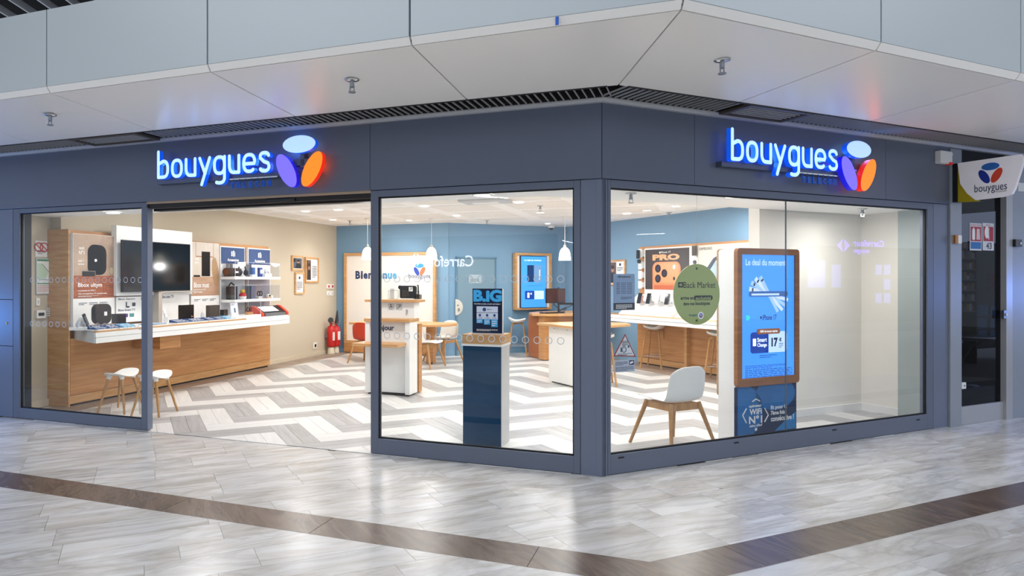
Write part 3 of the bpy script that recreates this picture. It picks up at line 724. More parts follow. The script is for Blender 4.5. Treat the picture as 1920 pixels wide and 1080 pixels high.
for x0, x1, z0, z1 in ((4.84, 4.92, 1.22-.0, 1.30), ):
    pass
def stick(F, y, u0, v0, u1, v1, name, label, cat, mat, d=.02, bv=.002):
    a = rect(F, y, u0, v0, u1, v1); t = thing(name, label, cat, F, a[0], y, a[2])
    box(t, 'plate', a[0], a[1], y-d, y, a[2], a[3], mat, bevel=bv); return t, a
t, a = stick('R', -.021, 1785, 441, 1798, 457, 'door_contact', 'small orange and white contact box left of the dark glass door', 'sensor', WHITE2, .03)
box(t, 'orange_cover', a[0], a[0]+.05, -.056, -.02, a[2], a[3], M('orange_cover', '#c07a1c', .5))
t, a = stick('R', -.031, 1899, 449, 1911, 463, 'key_switch', 'small black key switch on the wall right of the glass door', 'switch', BLACK, .03)
bm = B_(); cone(bm, (a[1]-.03, -.064, a[2]+.04), (a[1]-.03, -.05, a[2]+.04), .014, .014); finish('barrel', bm, CHROME, t)
t, a = stick('R', -.0, 1877, 582, 1884, 597, 'door_lock', 'steel door lock on the right edge of the dark glass door', 'lock', STEEL, .03)
bm = B_(); cone(bm, ((a[0]+a[1])/2, -.04, (a[2]+a[3])/2), ((a[0]+a[1])/2, -.03, (a[2]+a[3])/2), .016, .016); finish('cylinder', bm, CHROME, t)
t, a = stick('R', .0, 1799, 717, 1806, 728, 'glass_hinge', 'small white hinge clamp low on the left edge of glass door', 'hinge', WHITE2, .03)
bm = B_(); cone(bm, ((a[0]+a[1])/2, -.036, (a[2]+a[3])/2), ((a[0]+a[1])/2, -.03, (a[2]+a[3])/2), .01, .01); finish('screw', bm, STEEL, t)
t, a = stick('R', -.021, 1902, 343, 1915, 360, 'wall_socket_box', 'white junction box on the wall behind the white blade sign', 'box', WHITE2, .04)
# the extinguisher / hose notices on the glass door
for (u0, u1, wd, num, lb) in ((1818, 1840, 'EXTINCTEUR', 'AB', 'red and white extinguisher notice on glass door, left of a pair'), (1842, 1863, 'RIA', '43', 'red and white hose notice numbered 43, right of a pair')):
    t, a = stick('R', .026, u0, 418, u1, 470, 'fire_notice', lb, 'notice', M('notice_white', '#dcdcdc', .5), .003, 0)
    w_ = a[1]-a[0]; h_ = a[3]-a[2]; X = lambda f: a[0]+w_*f; Z = lambda f: a[2]+h_*f; yy = .0225
    text(t, [(wd, (X(.06 if wd != 'RIA' else .32), Z(.90), X(.94 if wd != 'RIA' else .68), Z(.96)))], yy, RED)
    bm = B_(); cube(bm, X(.06), X(.94), yy-.001, yy, Z(.34), Z(.87)); finish('red_field', bm, M('notice_red', '#b01818', .5), t)
    if num == 'AB':
        bm = B_(); prism_y(bm, rrect(X(.18), X(.42), Z(.38), Z(.80), .02), yy-.002, yy-.001); cube(bm, X(.26), X(.34), yy-.002, yy-.001, Z(.80), Z(.84)); finish('pictogram', bm, WHITE2, t)
        bm = B_()
        for k in range(4): prism_y(bm, [(X(.55+.08*k), Z(.4)), (X(.6+.08*k), Z(.4)), (X(.62+.06*k), Z(.80)), (X(.58+.06*k), Z(.80))], yy-.002, yy-.001)
        finish('flame', bm, WHITE2, t)
        bm = B_(); cube(bm, X(.06), X(.94), yy-.001, yy, Z(.06), Z(.31)); finish('blue_field', bm, M('notice_blue', '#1c6cae', .5), t)
    else:
        bm = B_(); prism_y(bm, ell(X(.36), Z(.66), .045, .07), yy-.002, yy-.001); cube(bm, X(.5), X(.56), yy-.002, yy-.001, Z(.4), Z(.82)); finish('pictogram', bm, WHITE2, t)
        text(t, [('43', (X(.30), Z(.05), X(.80), Z(.29)))], yy, BLACK, bold=.03, name='number')
# room behind the door
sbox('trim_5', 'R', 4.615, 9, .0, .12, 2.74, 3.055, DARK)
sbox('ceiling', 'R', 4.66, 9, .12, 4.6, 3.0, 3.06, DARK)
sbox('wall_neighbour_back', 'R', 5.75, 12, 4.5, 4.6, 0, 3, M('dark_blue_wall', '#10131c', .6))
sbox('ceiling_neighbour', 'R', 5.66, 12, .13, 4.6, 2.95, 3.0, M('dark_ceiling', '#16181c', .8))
t = thing('display_cabinet', 'dark glass-fronted cabinet with small lit pictures behind the glass door', 'cabinet', 'R', 7.4, 3.6, 0)
bx_ = rect('R', 3.4, 1832, 455, 1878, 668)
bm = B_(); cube(bm, bx_[0], bx_[1]+.4, 3.4, 3.9, .25, bx_[3]); finish('body', bm, M('cabinet_black', '#0a0c12', .3), t)
for (u0, v0, u1, v1) in ((1833, 572, 1853, 592), (1857, 574, 1872, 591), (1833, 596, 1850, 616), (1857, 598, 1871, 615), (1857, 620, 1871, 638), (1834, 620, 1850, 636)):
    q = rect('R', 3.39, u0, v0, u1, v1); box(t, 'picture', q[0], q[1], 3.39, 3.4, q[2], q[3], M('dim_blue_picture', '#2f5d86', .4, emit=.35))
q = rect('R', 3.39, 1855, 510, 1877, 545); 
text(t, [('MARSEILLE', (q[0], q[2]+.12, q[1], q[3]-.04)), ('VOTRE', (q[0], q[2], q[1]-.1, q[2]+.08))], 3.385, M('dim_text', '#8a2a2a', .5, emit=.4))
t = thing('bistro_table', 'round metal table with curved legs seen through the dark glass door', 'table', 'R', 6.4, 2.0, 0)
q = hz('R', .75, 1828, 632)
bm = B_(); lathe(bm, [(0, .72), (.58, .72), (.60, .735), (.58, .75), (0, .75)], seg=32); finish('top', bm, CHROME, t, absolute=False)
for k in range(3):
    a_ = 2*PI*k/3+.3; bm = B_(); tubep(bm, [(.05*math.cos(a_), .05*math.sin(a_), .02), (.1*math.cos(a_), .1*math.sin(a_), .4), (.25*math.cos(a_), .25*math.sin(a_), .62), (.45*math.cos(a_), .45*math.sin(a_), .72)], .018); finish('leg', bm, CHROME, t, absolute=False)
bm = B_(); lathe(bm, [(0, .0), (.28, .0), (.26, .02), (.05, .03), (0, .03)]); finish('base', bm, STEEL, t, absolute=False)
t.root.location = world('R', q[0], q[1]+.25, 0)
t = thing('product_rack', 'dark rack of lit boxes and goods behind the glass door', 'rack', 'R', 6.0, 3.3, 0)
q = rect('R', 3.2, 1802, 452, 1832, 600)
bm = B_(); cube(bm, q[0], q[0]+.03, 3.2, 3.5, 0, q[3]); cube(bm, q[1]-.03, q[1], 3.2, 3.5, 0, q[3]); cube(bm, q[0], q[1], 3.48, 3.5, .2, q[3]); finish('frame', bm, M('rack_dark', '#181a20', .4), t)
for k in range(7):
    z = q[3]-.12-k*.2; box(t, 'shelf', q[0], q[1], 3.2, 3.5, z-.02, z, GREY)
    for j in range(5):
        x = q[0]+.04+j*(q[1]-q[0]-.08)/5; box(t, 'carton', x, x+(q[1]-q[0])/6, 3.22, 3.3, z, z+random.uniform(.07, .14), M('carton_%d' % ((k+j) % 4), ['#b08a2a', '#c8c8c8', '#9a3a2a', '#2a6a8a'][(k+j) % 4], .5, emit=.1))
area('R', 7.2, 2.0, 2.9, .5, 3, (.75, .85, 1))
for x_ in (6.0, 7.0, 8.0):  # branches added behind the glass in place of reflected foliage
    t = thing('reflected_branch', 'dark leafy branch standing in for reflected foliage, %s' % {6.0: 'leftmost of three', 7.0: 'middle of three', 8.0: 'rightmost of three'}[x_], 'plant', 'R', x_, 2.2, 2.9)
    bm = B_(); tubep(bm, [(0, 0, .02), (.05, 0, -.3), (-.05, 0, -.55)], .01, 6); finish('stem', bm, LEGW, t, absolute=False)
    bm = B_()
    for k in range(70):
        p = Vector((random.gauss(0, .35), random.gauss(0, .15), random.uniform(-.6, 0))); d = Vector((random.uniform(-1, 1), random.uniform(-.5, .5), random.uniform(-1, .3))).normalized()*.12; s_ = d.cross(Vector((0, 1, .2))).normalized()*.03
        bm.faces.new([bm.verts.new(v) for v in (p, p+d*.5+s_, p+d, p+d*.5-s_)])
    finish('foliage', bm, M('dark_leaf', '#3a4a3c', .5), t, absolute=False)['kind'] = 'stuff'

# ================================================================== LEFT DISPLAY WALL (frame A)
def pr(y, u0, v0, u1, v1): return rect('A', y, u0, v0, u1, v1)
t = thing('wall_display_unit', 'long oak wall unit with backboard and base panel along the beige wall', 'display unit', 'A', .74, 6.7, 0)
bm = B_(); cube(bm, .74, 1.42, 6.72, 7.02, .10, 2.235); cube(bm, 1.42, 5.05, 6.72, 6.84, .10, 2.215); finish('backboard', bm, WOOD, t)
box(t, 'end_panel', .715, .739, 6.66, 7.02, .0, 2.24, WOODH)
box(t, 'base_panel', .76, 5.05, 6.68, 6.72, .14, .86, WOOD, bevel=.002)
box(t, 'kick_rail', .76, 5.05, 6.685, 6.72, .03, .135, WOODH)
box(t, 'plinth', .8, 5.0, 6.70, 6.74, .0, .03, BLACK)
for k in range(6):
    box(t, 'slot', .76, .80, 6.655, 6.665, 1.15+k*.17, 1.16+k*.17, BLACK)
t = thing('worktop', 'white fronted cantilevered worktop with oak edge on the left wall', 'worktop', 'A', .5, 6.0, .9)
bm = B_(); prism_z(bm, [(.82, 6.68), (.5, 6.0), (4.6, 6.0), (4.6, 6.05), (5.05, 6.68)], .975, .989); finish('top', bm, WHITE, t)
bm = B_(); cube(bm, .5, 3.4, 5.98, 6.0, .975, .991); prism_z(bm, [(.5, 5.98), (.56, 5.98), (.88, 6.68), (.82, 6.68)], .9895, .991); finish('oak_edge', bm, WOODH, t)
box(t, 'front_upper', .5, 4.6, 5.97, 6.0, .915, .972, WHITE, bevel=.001)
box(t, 'front_lower', .5, 4.6, 5.965, 6.0, .845, .910, WHITE, bevel=.001)
bm = B_(); prism_z(bm, [(.5, 6.0), (.52, 6.0), (.84, 6.68), (.82, 6.68)], .845, .972); finish('end_apron', bm, WHITE, t)
box(t, 'body', .85, 4.58, 6.0, 6.68, .85, .97, WHITE2)
box(t, 'shadow_gap', .51, 4.59, 5.975, 5.99, .909, .916, GREY)
t = thing('bag_hook_box', 'small oak box fixed under the left worktop', 'box', 'A', 1.85, 6.4, .7)
q = pr(6.2, 300, 632, 327, 650); box(t, 'box', q[0], q[1]+.1, 6.2, 6.68, q[2]-.01, .845, WOOD); box(t, 'side', q[1]+.1, q[1]+.12, 6.2, 6.68, q[2]-.01, .845, WOODH)

# poster 1
POSTW = M('poster_board_white', '#f2f1ef', .35)
def printed_board(y, u0, v0, u1, v1, name, label, th=.07, mat=POSTW, F='A', cat='poster'):
    a = rect(F, y, u0, v0, u1, v1); t = thing(name, label, cat, F, a[0], y, a[2])
    box(t, 'board', a[0], a[1], y, y+th, a[2], a[3], mat, bevel=.003); return t, a
t, a = printed_board(6.62, 137, 437, 215, 612, 'router_poster', 'tall poster of rounded black router on brown sideboard, left end of wall', .1)
zt = a[3]; zb_ = px('A', 6.62, 175, 559)[1]; zs = px('A', 6.62, 175, 517)[1]; x0, x1 = a[0]+.005, a[1]-.005; w_ = x1-x0; yy = 6.618
bm = B_(); cube(bm, x0, x1, yy, 6.62, zs, zt-.005); finish('wall_print', bm, grain('print_plaster', '#a08470', '#cbb29c', .35, (2, 2, 2)), t)
bm = B_(); cube(bm, x0, x1, yy, 6.62, zb_, zs); finish('sideboard_print', bm, grain('print_brown_wood', '#93492a', '#b2663c', .35, (1.5, 1.5, 14)), t)
bm = B_()
for (fx0, fx1, fz0, fz1) in ((.10, .72, .05, .88), (.77, .99, .55, .88), (.77, .99, .08, .48)):
    X0 = x0+w_*fx0; X1 = x0+w_*fx1; Z0 = zb_+(zs-zb_)*fz0; Z1 = zb_+(zs-zb_)*fz1; e = .004
    for b in ((X0, X1, Z0, Z0+e), (X0, X1, Z1-e, Z1), (X0, X0+e, Z0, Z1), (X1-e, X1, Z0, Z1)): cube(bm, b[0], b[1], yy-.001, yy, b[2], b[3])
finish('sideboard_lines', bm, M('print_dark_brown', '#5a2c18', .4), t)
rx0 = x0+w_*.33; rx1 = x0+w_*.76; bm = B_(); prism_y(bm, rrect(rx0+.03, rx1+.02, zs+.01, zs+.40, .10), yy-.001, yy); finish('router_side_print', bm, M('print_charcoal', '#1d1819', .6, spec=.2), t)
bm = B_(); prism_y(bm, rrect(rx0, rx1-.03, zs+.01, zs+.405, .10), yy-.003, yy-.001); finish('router_print', bm, M('print_black', '#0f0d0f', .6, spec=.2), t)
bm = B_(); cube(bm, x0+w_*.2, x0+w_*.5, yy-.006, yy-.005, zs-.005, zs+.055); finish('settop_print', bm, M('print_jet', '#060607', .4), t)
bm = B_(); cube(bm, x0+w_*.2, x0+w_*.505, yy-.0052, yy-.004, zs+.055, zs+.063); cube(bm, x0+w_*.5, x0+w_*.512, yy-.0052, yy-.004, zs-.005, zs+.063); finish('settop_edge_print', bm, M('print_grey', '#8d8078', .4), t)
bm = B_(); prism_y(bm, ell(x0+w_*.92, zs+.07, .028, .045), yy-.002, yy); finish('vase_print', bm, M('print_sand', '#cbb797', .4), t)
WL = M('white_print', '#f4f4f2', .4)
cxp = (rx0+rx1-.03)/2; bm = B_(); prism_y(bm, ell(cxp, zs+.20, .02, .02), yy-.004, yy-.003); finish('emblem', bm, WL, t)
zN = zs+.30
text(t, [('WiFi', (x0+w_*.12, zN+.03, x0+w_*.25, zN+.065)), ('N°1', (x0+w_*.12, zN-.03, x0+w_*.25, zN+.02)), ('WiFi 7', (x0+w_*.10, zN-.13, x0+w_*.24, zN-.10)), ('garanti', (x0+w_*.10, zN-.17, x0+w_*.24, zN-.14)),
         ('Bbox ultym', (x0+w_*.10, zb_+.13, x0+w_*.68, zb_+.20)), ('La puissance du WiFi 7', (x0+w_*.10, zb_+.085, x0+w_*.52, zb_+.11)), ('Avec une expérience TV exceptionnelle', (x0+w_*.10, zb_+.045, x0+w_*.80, zb_+.072))], yy-.002, WL, bold=.02)
bm = B_(); small(bm, x0+w_*.1, x0+w_*.6, zb_+.015, zb_+.035, 2, yy-.002); finish('small_print', bm, WL, t)
bm = B_()
for k in range(3): small(bm, x0+w_*(.12+.25*k), x0+w_*(.32+.25*k), zb_-.09, zb_-.05, 2, yy)
finish('captions', bm, NAVYT, t)

# TV on its white panel
t = thing('tall_white_panel', 'tall white wall panel behind the black television', 'panel', 'A', 1.39, 6.55, 1.3)
a = pr(6.60, 213, 423, 356, 562); box(t, 'panel', 1.385, 2.85, 6.57, 6.66, 1.385, 2.335, WHITE, bevel=.003)
t = thing('television', 'large black flat television on the white wall panel', 'television', 'A', 1.42, 6.45, 1.43)
q = pr(6.48, 230, 450, 357, 546); bm = B_(); cube(bm, q[0], q[1], 6.48, 6.52, 1.435, 2.14); finish('housing', bm, BLACK, t, bevel=.004)
box(t, 'screen', q[0]+.012, q[1]-.012, 6.476, 6.48, 1.455, 2.128, BLACKG); box(t, 'wall_bracket', q[0]+.4, q[1]-.4, 6.52, 6.57, 1.6, 1.95, STEEL)
# info boards under the television
t, a = printed_board(6.64, 218, 557, 281, 601, 'gaming_info_board', 'white board with gaming and smart television captions under the television', .04)
W_ = a[1]-a[0]; X = lambda f: a[0]+W_*f; Z = lambda f: a[2]+(a[3]-a[2])*f
text(t, [('Bbox Gaming', (X(.05), Z(.86), X(.55), Z(.95))), ('Bbox Smart TV', (X(.05), Z(.44), X(.55), Z(.53))), ('Extender', (X(.72), Z(.86), X(.98), Z(.95)))], 6.638, NAVYT, bold=.02)
bm = B_(); cube(bm, X(.27), X(.30), 6.636, 6.64, Z(.58), Z(.80)); prism_y(bm, ell(X(.33), Z(.6), .03, .012), 6.636, 6.64); cube(bm, X(.46), X(.55), 6.636, 6.64, Z(.62), Z(.76)); prism_y(bm, rrect(X(.76), X(.96), Z(.30), Z(.76), .02), 6.636, 6.64); finish('device_prints', bm, M('print_dark_blue_grey', '#2a3446', .4), t)
for k, c in enumerate(('#5a7a4a', '#5a3a8a', '#4a8a8a')): box(t, 'picture', X(.02+.18*k), X(.15+.18*k), 6.637, 6.64, Z(.20), Z(.34), M('print_%d' % k, c, .4))
t, a = printed_board(6.60, 292, 552, 355, 602, 'mobile_router_board', 'white shelf-back board with small heading under television, right half', .03)
W_ = a[1]-a[0]
box(t, 'frame_side', a[0]-.07, a[0], 6.48, 6.63, a[2], a[3]+.05, M('brushed_beige', '#b3aaa0', .4)); box(t, 'frame_top', a[0]-.07, a[1], 6.48, 6.63, a[3]+.03, a[3]+.05, MATS['brushed_beige'])
text(t, [('5G Box avec TV', (X(.07), a[3]-.06, X(.52), a[3]-.015))], 6.598, NAVYT, bold=.015)
# poster 2
t, a = printed_board(6.62, 358, 453, 411, 601, 'modem_poster', 'tall poster of black upright modem beside pampas grass', .05)
x0, x1 = a[0]+.005, a[1]-.005; w_ = x1-x0; zt = a[3]-.005; zb_ = px('A', 6.62, 385, 554)[1]; zs = px('A', 6.62, 385, 519)[1]
bm = B_(); cube(bm, x0, x1, yy, 6.62, zs, zt); finish('wall_print', bm, grain('print_pale_wall', '#cfc2b4', '#e4dace', .4, (2, 2, 2)), t)
bm = B_(); cube(bm, x0, x1, yy, 6.62, zb_, zs); finish('table_print', bm, grain('print_table', '#b08a70', '#c9a58a', .4, (2, 2, 12)), t)
bm = B_(); cube(bm, x0+w_*.15, x0+w_*.16, yy-.001, yy, zt-.22, zt); cube(bm, x0+w_*.78, x0+w_*.79, yy-.001, yy, zt-.22, zt); cube(bm, x0+w_*.15, x0+w_*.79, yy-.001, yy, zt-.225, zt-.21); cube(bm, x0, x1, yy-.001, yy, zb_, zb_+.01); finish('frame_print', bm, M('print_oak', '#a8764a', .4), t)
bm = B_(); cube(bm, x0+w_*.36, x0+w_*.66, yy-.002, yy, zs+.01, zs+.40); cube(bm, x0+w_*.08, x0+w_*.3, yy-.003, yy, zs+.0, zs+.025); finish('modem_print', bm, MATS['print_charcoal'], t)
bm = B_(); prism_y(bm, ell(x0+w_*.86, zs+.08, w_*.12, .24, 8), yy-.001, yy); finish('grass_print', bm, M('print_grass', '#b4906c', .6, var=.3, scale=40), t)
text(t, [('WiFi', (x0+w_*.13, zs+.26, x0+w_*.26, zs+.29)), ('N°1', (x0+w_*.13, zs+.20, x0+w_*.26, zs+.24)), ('Bbox must', (x0+w_*.08, zs-.17, x0+w_*.62, zs-.09)), ('La performance du WiFi 7', (x0+w_*.08, zs-.215, x0+w_*.52, zs-.19)), ('avec TV incluse', (x0+w_*.08, zs-.25, x0+w_*.38, zs-.225))], yy-.003, WL, bold=.02)
bm = B_()
for k in range(3): small(bm, x0+w_*(.1+.28*k), x0+w_*(.32+.28*k), zb_-.09, zb_-.05, 2, yy)
finish('captions', bm, NAVYT, t)
# accessory bays
HD = M('header_blue', '#123f78', .45)
for (u0, u1, lb, bc) in ((413, 459, 'left of two white accessory panels with blue header', '#c3c6cc'), (465, 507, 'right of two white accessory panels with blue header', '#9a929c')):
    p0 = px('A', 6.64, u0, 500)[0]; p1 = px('A', 6.64, u1, 500)[0]
    t = thing('accessory_bay', lb, 'panel', 'A', p0, 6.64, .99, group=None)
    box(t, 'back', p0, p1, 6.64, 6.70, .99, 2.165, POSTW, bevel=.003)
    box(t, 'lower_print', p0+.02, p1-.02, 6.636, 6.64, 1.02, 1.62, M('print_'+bc[1:], bc, .5))
    box(t, 'header', p0+.02, p1-.02, 6.634, 6.64, 1.875, 2.145, HD)
    text(t, [('Accessoires', (p0+(p1-p0)*.27, 1.915, p0+(p1-p0)*.73, 1.965))], 6.632, WL, bold=.02)
    cxp = (p0+p1)/2; bm = B_()
    prism_y(bm, rrect(cxp-.05, cxp-.02, 2.0, 2.085, .01), 6.632, 6.634); prism_y(bm, rrect(cxp-.005, cxp+.03, 1.995, 2.095, .012), 6.632, 6.634); cube(bm, cxp+.045, cxp+.052, 6.632, 6.634, 2.0, 2.07); finish('icon', bm, WL, t)
for zi_, lb in ((1.655, 'upper white accessory shelf with clear cover'), (1.275, 'lower white accessory shelf with clear cover')):
    q0 = px('A', 6.62, 414, 500)[0]; q1 = px('A', 6.35, 525, 500)[0]
    t = thing('accessory_shelf', lb, 'shelf', 'A', q0, 6.6, zi_)
    box(t, 'shelf_board', q0, q1, 6.34, 6.64, zi_-.045, zi_, WHITE, bevel=.003)
    bm = B_(); h_ = .24
    for b in ((q0+.02, q1-.01, 6.35, 6.353, zi_, zi_+h_), (q0+.02, q0+.023, 6.353, 6.62, zi_, zi_+h_), (q1-.013, q1-.01, 6.353, 6.62, zi_, zi_+h_), ((q0+q1)/2-.1, (q0+q1)/2-.097, 6.353, 6.62, zi_, zi_+h_), (q0+.02, q1-.01, 6.353, 6.62, zi_+h_-.003, zi_+h_)): cube(bm, *b)
    finish('clear_cover', bm, ACRYL, t)
    bm = B_(); cube(bm, q0+.02, q1-.01, 6.348, 6.354, zi_+h_-.004, zi_+h_+.001); cube(bm, q1-.014, q1-.008, 6.348, 6.354, zi_, zi_+h_); cube(bm, q0+.018, q0+.024, 6.348, 6.354, zi_, zi_+h_); finish('cover_edge', bm, M('acrylic_edge', '#c9ced6', .2), t)
    bm = B_()
    for f in (.10, .17, .52, .57): cube(bm, q0+(q1-q0)*f, q0+(q1-q0)*f+.012, 6.56, 6.62, zi_, zi_+h_*.9)
    finish('upright', bm, STEEL, t)
def itemA(name, label, cat, u, y, z, group=None):
    x = px('A', y, u, 520)[0]; return thing(name, label, cat, 'A', x, y, z, group=group), x
z1 = 1.656; z2 = 1.276
t, x = itemA('bluetooth_speaker', 'brown cylindrical speaker on the upper accessory shelf', 'speaker', 436, 6.50, z1)
bm = B_(); cone(bm, (-.17, 0, .075), (.17, 0, .075), .068, .068, 20); finish('body', bm, M('brown_mesh', '#3c2b24', .7, var=.2, scale=80), t, absolute=False)
for s_ in (-1, 1): bm = B_(); cone(bm, (s_*.17, 0, .075), (s_*.178, 0, .075), .06, .055, 20); finish('end_cap', bm, M('copper_mesh', '#6e4430', .5), t, absolute=False)
bm = B_(); prism_y(bm, ell(.02, .075, .05, .015), -.072, -.066); finish('badge', bm, WL, t, absolute=False)
t, x = itemA('headphones', 'black over-ear headphones on a stand on the upper shelf', 'headphones', 454, 6.48, z1)
bm = B_(); tubep(bm, [(.10*math.cos(a_), 0, .10+.10*math.sin(a_)) for a_ in [R(10+k*16) for k in range(11)]], .009); finish('headband', bm, BLACK, t, absolute=False)
for s_ in (-1, 1): bm = B_(); cone(bm, (s_*.095, -.01, .08), (s_*.06, -.03, .055), .042, .042, 16); finish('ear_cup', bm, M('charcoal_pad', '#2e2f33', .6), t, absolute=False)
bm = B_(); lathe(bm, [(0, 0), (.05, 0), (.05, .01), (.012, .014), (.012, .19), (0, .19)]); finish('stand', bm, WHITE2, t, absolute=False)
t, x = itemA('boxed_charger', 'small blue boxed accessory on the upper shelf, next to centre post', 'box', 474, 6.5, z1)
box(t, 'carton', -.04, .04, -.02, .02, .04, .16, M('carton_blue', '#2b5fa8', .5), absolute=False); box(t, 'riser', -.05, .05, -.03, .03, 0, .04, WHITE2, absolute=False)
t, x = itemA('smartwatch_box', 'blue and white boxed smartwatch on the upper shelf right part', 'box', 487, 6.5, z1)
box(t, 'carton', -.04, .05, -.02, .02, .0, .16, M('carton_blue2', '#1c4c98', .5), absolute=False)
bm = B_(); prism_y(bm, ell(.01, .09, .03, .04), -.026, -.02); finish('watch_print', bm, WHITE2, t, absolute=False)
t, x = itemA('earbud_case', 'white earbud case with lid open on white riser, upper shelf', 'earbuds', 500, 6.46, z1)
box(t, 'riser', -.1, .1, -.04, .04, 0, .06, WHITE2, absolute=False)
bm = B_(); prism_y(bm, rrect(-.05, .0, .06, .095, .012), -.02, .02); prism_y(bm, ell(-.03, .115, .028, .022), .005, .015); finish('case', bm, GREYL, t, absolute=False)
bm = B_(); cone(bm, (.04, 0, .06), (.035, 0, .1), .008, .012, 10); cone(bm, (.07, 0, .06), (.065, 0, .09), .008, .012, 10); finish('earbud', bm, GREYL, t, absolute=False)
t, x = itemA('portable_speaker', 'black box speaker with strap on the lower shelf', 'speaker', 436, 6.5, z2)
bm = B_(); prism_y(bm, rrect(-.10, .08, .0, .22, .02), -.04, .05); finish('body', bm, M('black_mesh', '#191a1e', .6, var=.3, scale=120), t, absolute=False)
bm = B_(); tubep(bm, [(-.10, 0, .1), (-.11, -.02, .24), (-.07, -.03, .28), (.0, -.03, .24)], .012); finish('strap', bm, BLACK, t, absolute=False)
t, x = itemA('round_toy', 'small red and white round toy with yellow top on lower shelf', 'lamp', 455, 6.46, z2)  # plain stand-in for a red and yellow toy, gives no light
bm = B_(); lathe(bm, [(0, .0), (.05, .0), (.062, .03), (.064, .05)]); finish('lower_shell', bm, WHITE2, t, absolute=False)
bm = B_(); lathe(bm, [(.064, .05), (.06, .08), (.04, .11), (.0, .12)]); finish('upper_shell', bm, RED, t, absolute=False)
bm = B_(); lathe(bm, [(.035, .11), (.045, .135), (.03, .16), (0, .17)]); finish('cap', bm, M('yellow_plastic', '#d8b42a', .4), t, absolute=False)
t, x = itemA('smart_ring_stand', 'pair of dark smart rings on a clear stand, lower shelf', 'stand', 486, 6.48, z2)
bm = B_(); prism_y(bm, rrect(-.06, .05, 0, .04, .01), -.03, .03); finish('stand', bm, GREYL, t, absolute=False)
for dx in (-.03, .035):
    bm = B_(); tubep(bm, [(dx+.035*math.cos(R(k*30)), -.01, .085+.04*math.sin(R(k*30))) for k in range(13)], .009); finish('ring', bm, M('gunmetal', '#34363c', .25, .9), t, absolute=False)
t, x = itemA('action_camera', 'tiny white camera on wooden block, lower shelf right end', 'camera', 503, 6.46, z2)
box(t, 'block', -.08, .06, -.03, .03, 0, .015, WOODH, absolute=False); bm = B_(); prism_y(bm, rrect(-.03, .03, .015, .075, .012), -.02, .02); finish('body', bm, WHITE2, t, absolute=False)
bm = B_(); cone(bm, (.01, -.02, .045), (.01, -.03, .045), .018, .018, 14); finish('lens', bm, BLACK, t, absolute=False)
box(t, 'price_card', .08, .13, -.01, .0, 0, .05, WHITE, absolute=False)

# things lying on the left worktop
ZT = .991
def onA(name, label, cat, u, v, dx=0, group=None):
    y = 6.32; x = px('A', y, u, v)[0]; return thing(name, label, cat, 'A', x+dx, y, ZT, group=group)
t = onA('rounded_router', 'rounded dark brown router standing on wooden block, left worktop end', 'router', 186, 607)
box(t, 'block', -.16, .22, -.06, .06, 0, .05, WOODH, absolute=False)
bm = B_(); prism_y(bm, rrect(-.10, .15, .055, .31, .075, 6), -.05, .03); finish('body', bm, M('dark_brown_gloss', '#2a2221', .22), t, absolute=False, bevel=.012)
box(t, 'label_square', .03, .075, -.052, -.05, .16, .21, WHITE2, absolute=False)
bm = B_(); cube(bm, -.03, .0, -.03, .0, .05, .057); cube(bm, .07, .10, -.03, .0, .05, .057); finish('foot', bm, WHITE2, t, absolute=False)
t = onA('television_remote', 'black remote control leaning upright beside the rounded router', 'remote', 176, 607, -.07)
bm = B_(); prism_z(bm, [(-.02, -.01), (.02, -.01), (.02, .01), (-.02, .01)], 0, .21); o = finish('body', bm, BLACK, t, absolute=False, bevel=.004); 
bm = B_()
for k in range(6): cube(bm, -.012, .012, -.012, -.0095, .03+k*.026, .042+k*.026)
o2 = finish('buttons', bm, GREY, t, absolute=False); t.root.rotation_euler = (0, R(-24), ANG['A'])
t = onA('small_black_decoder', 'small black block between router and captions board', 'decoder', 214, 606, .06)
box(t, 'body', -.03, .11, -.03, .08, 0, .17, M('black_brown', '#1e1814', .25), absolute=False, bevel=.004); box(t, 'front', -.02, .10, -.032, -.03, .02, .15, BLACKG, absolute=False)
t = onA('white_base_station', 'flat white disc and half round white holder at left worktop end', 'device', 160, 609)
bm = B_(); lathe(bm, [(0, 0), (.12, 0), (.12, .012), (0, .015)]); finish('dark_disc', bm, BLACK, t, absolute=False)
bm = B_(); prism_y(bm, [(.02+.09*math.cos(R(k*18)), .015+.13*math.sin(R(k*18))) for k in range(11)], .05, .09); finish('arch', bm, GREYL, t, absolute=False)
t = onA('white_tray', 'thin white display tray on left corner of the worktop', 'tray', 156, 617)
bm = B_(); prism_z(bm, [(-.02, -.22), (.12, -.22), (.02, .05), (-.16, .05)], 0, .035); finish('tray', bm, WHITE2, t, absolute=False); box(t, 'card', -.02, .06, -.1, -.02, .035, .037, GREYL, absolute=False)
BRN = M('brochure_navy', '#27497e', .45); BRL = M('brochure_sky', '#5fb4e0', .45)
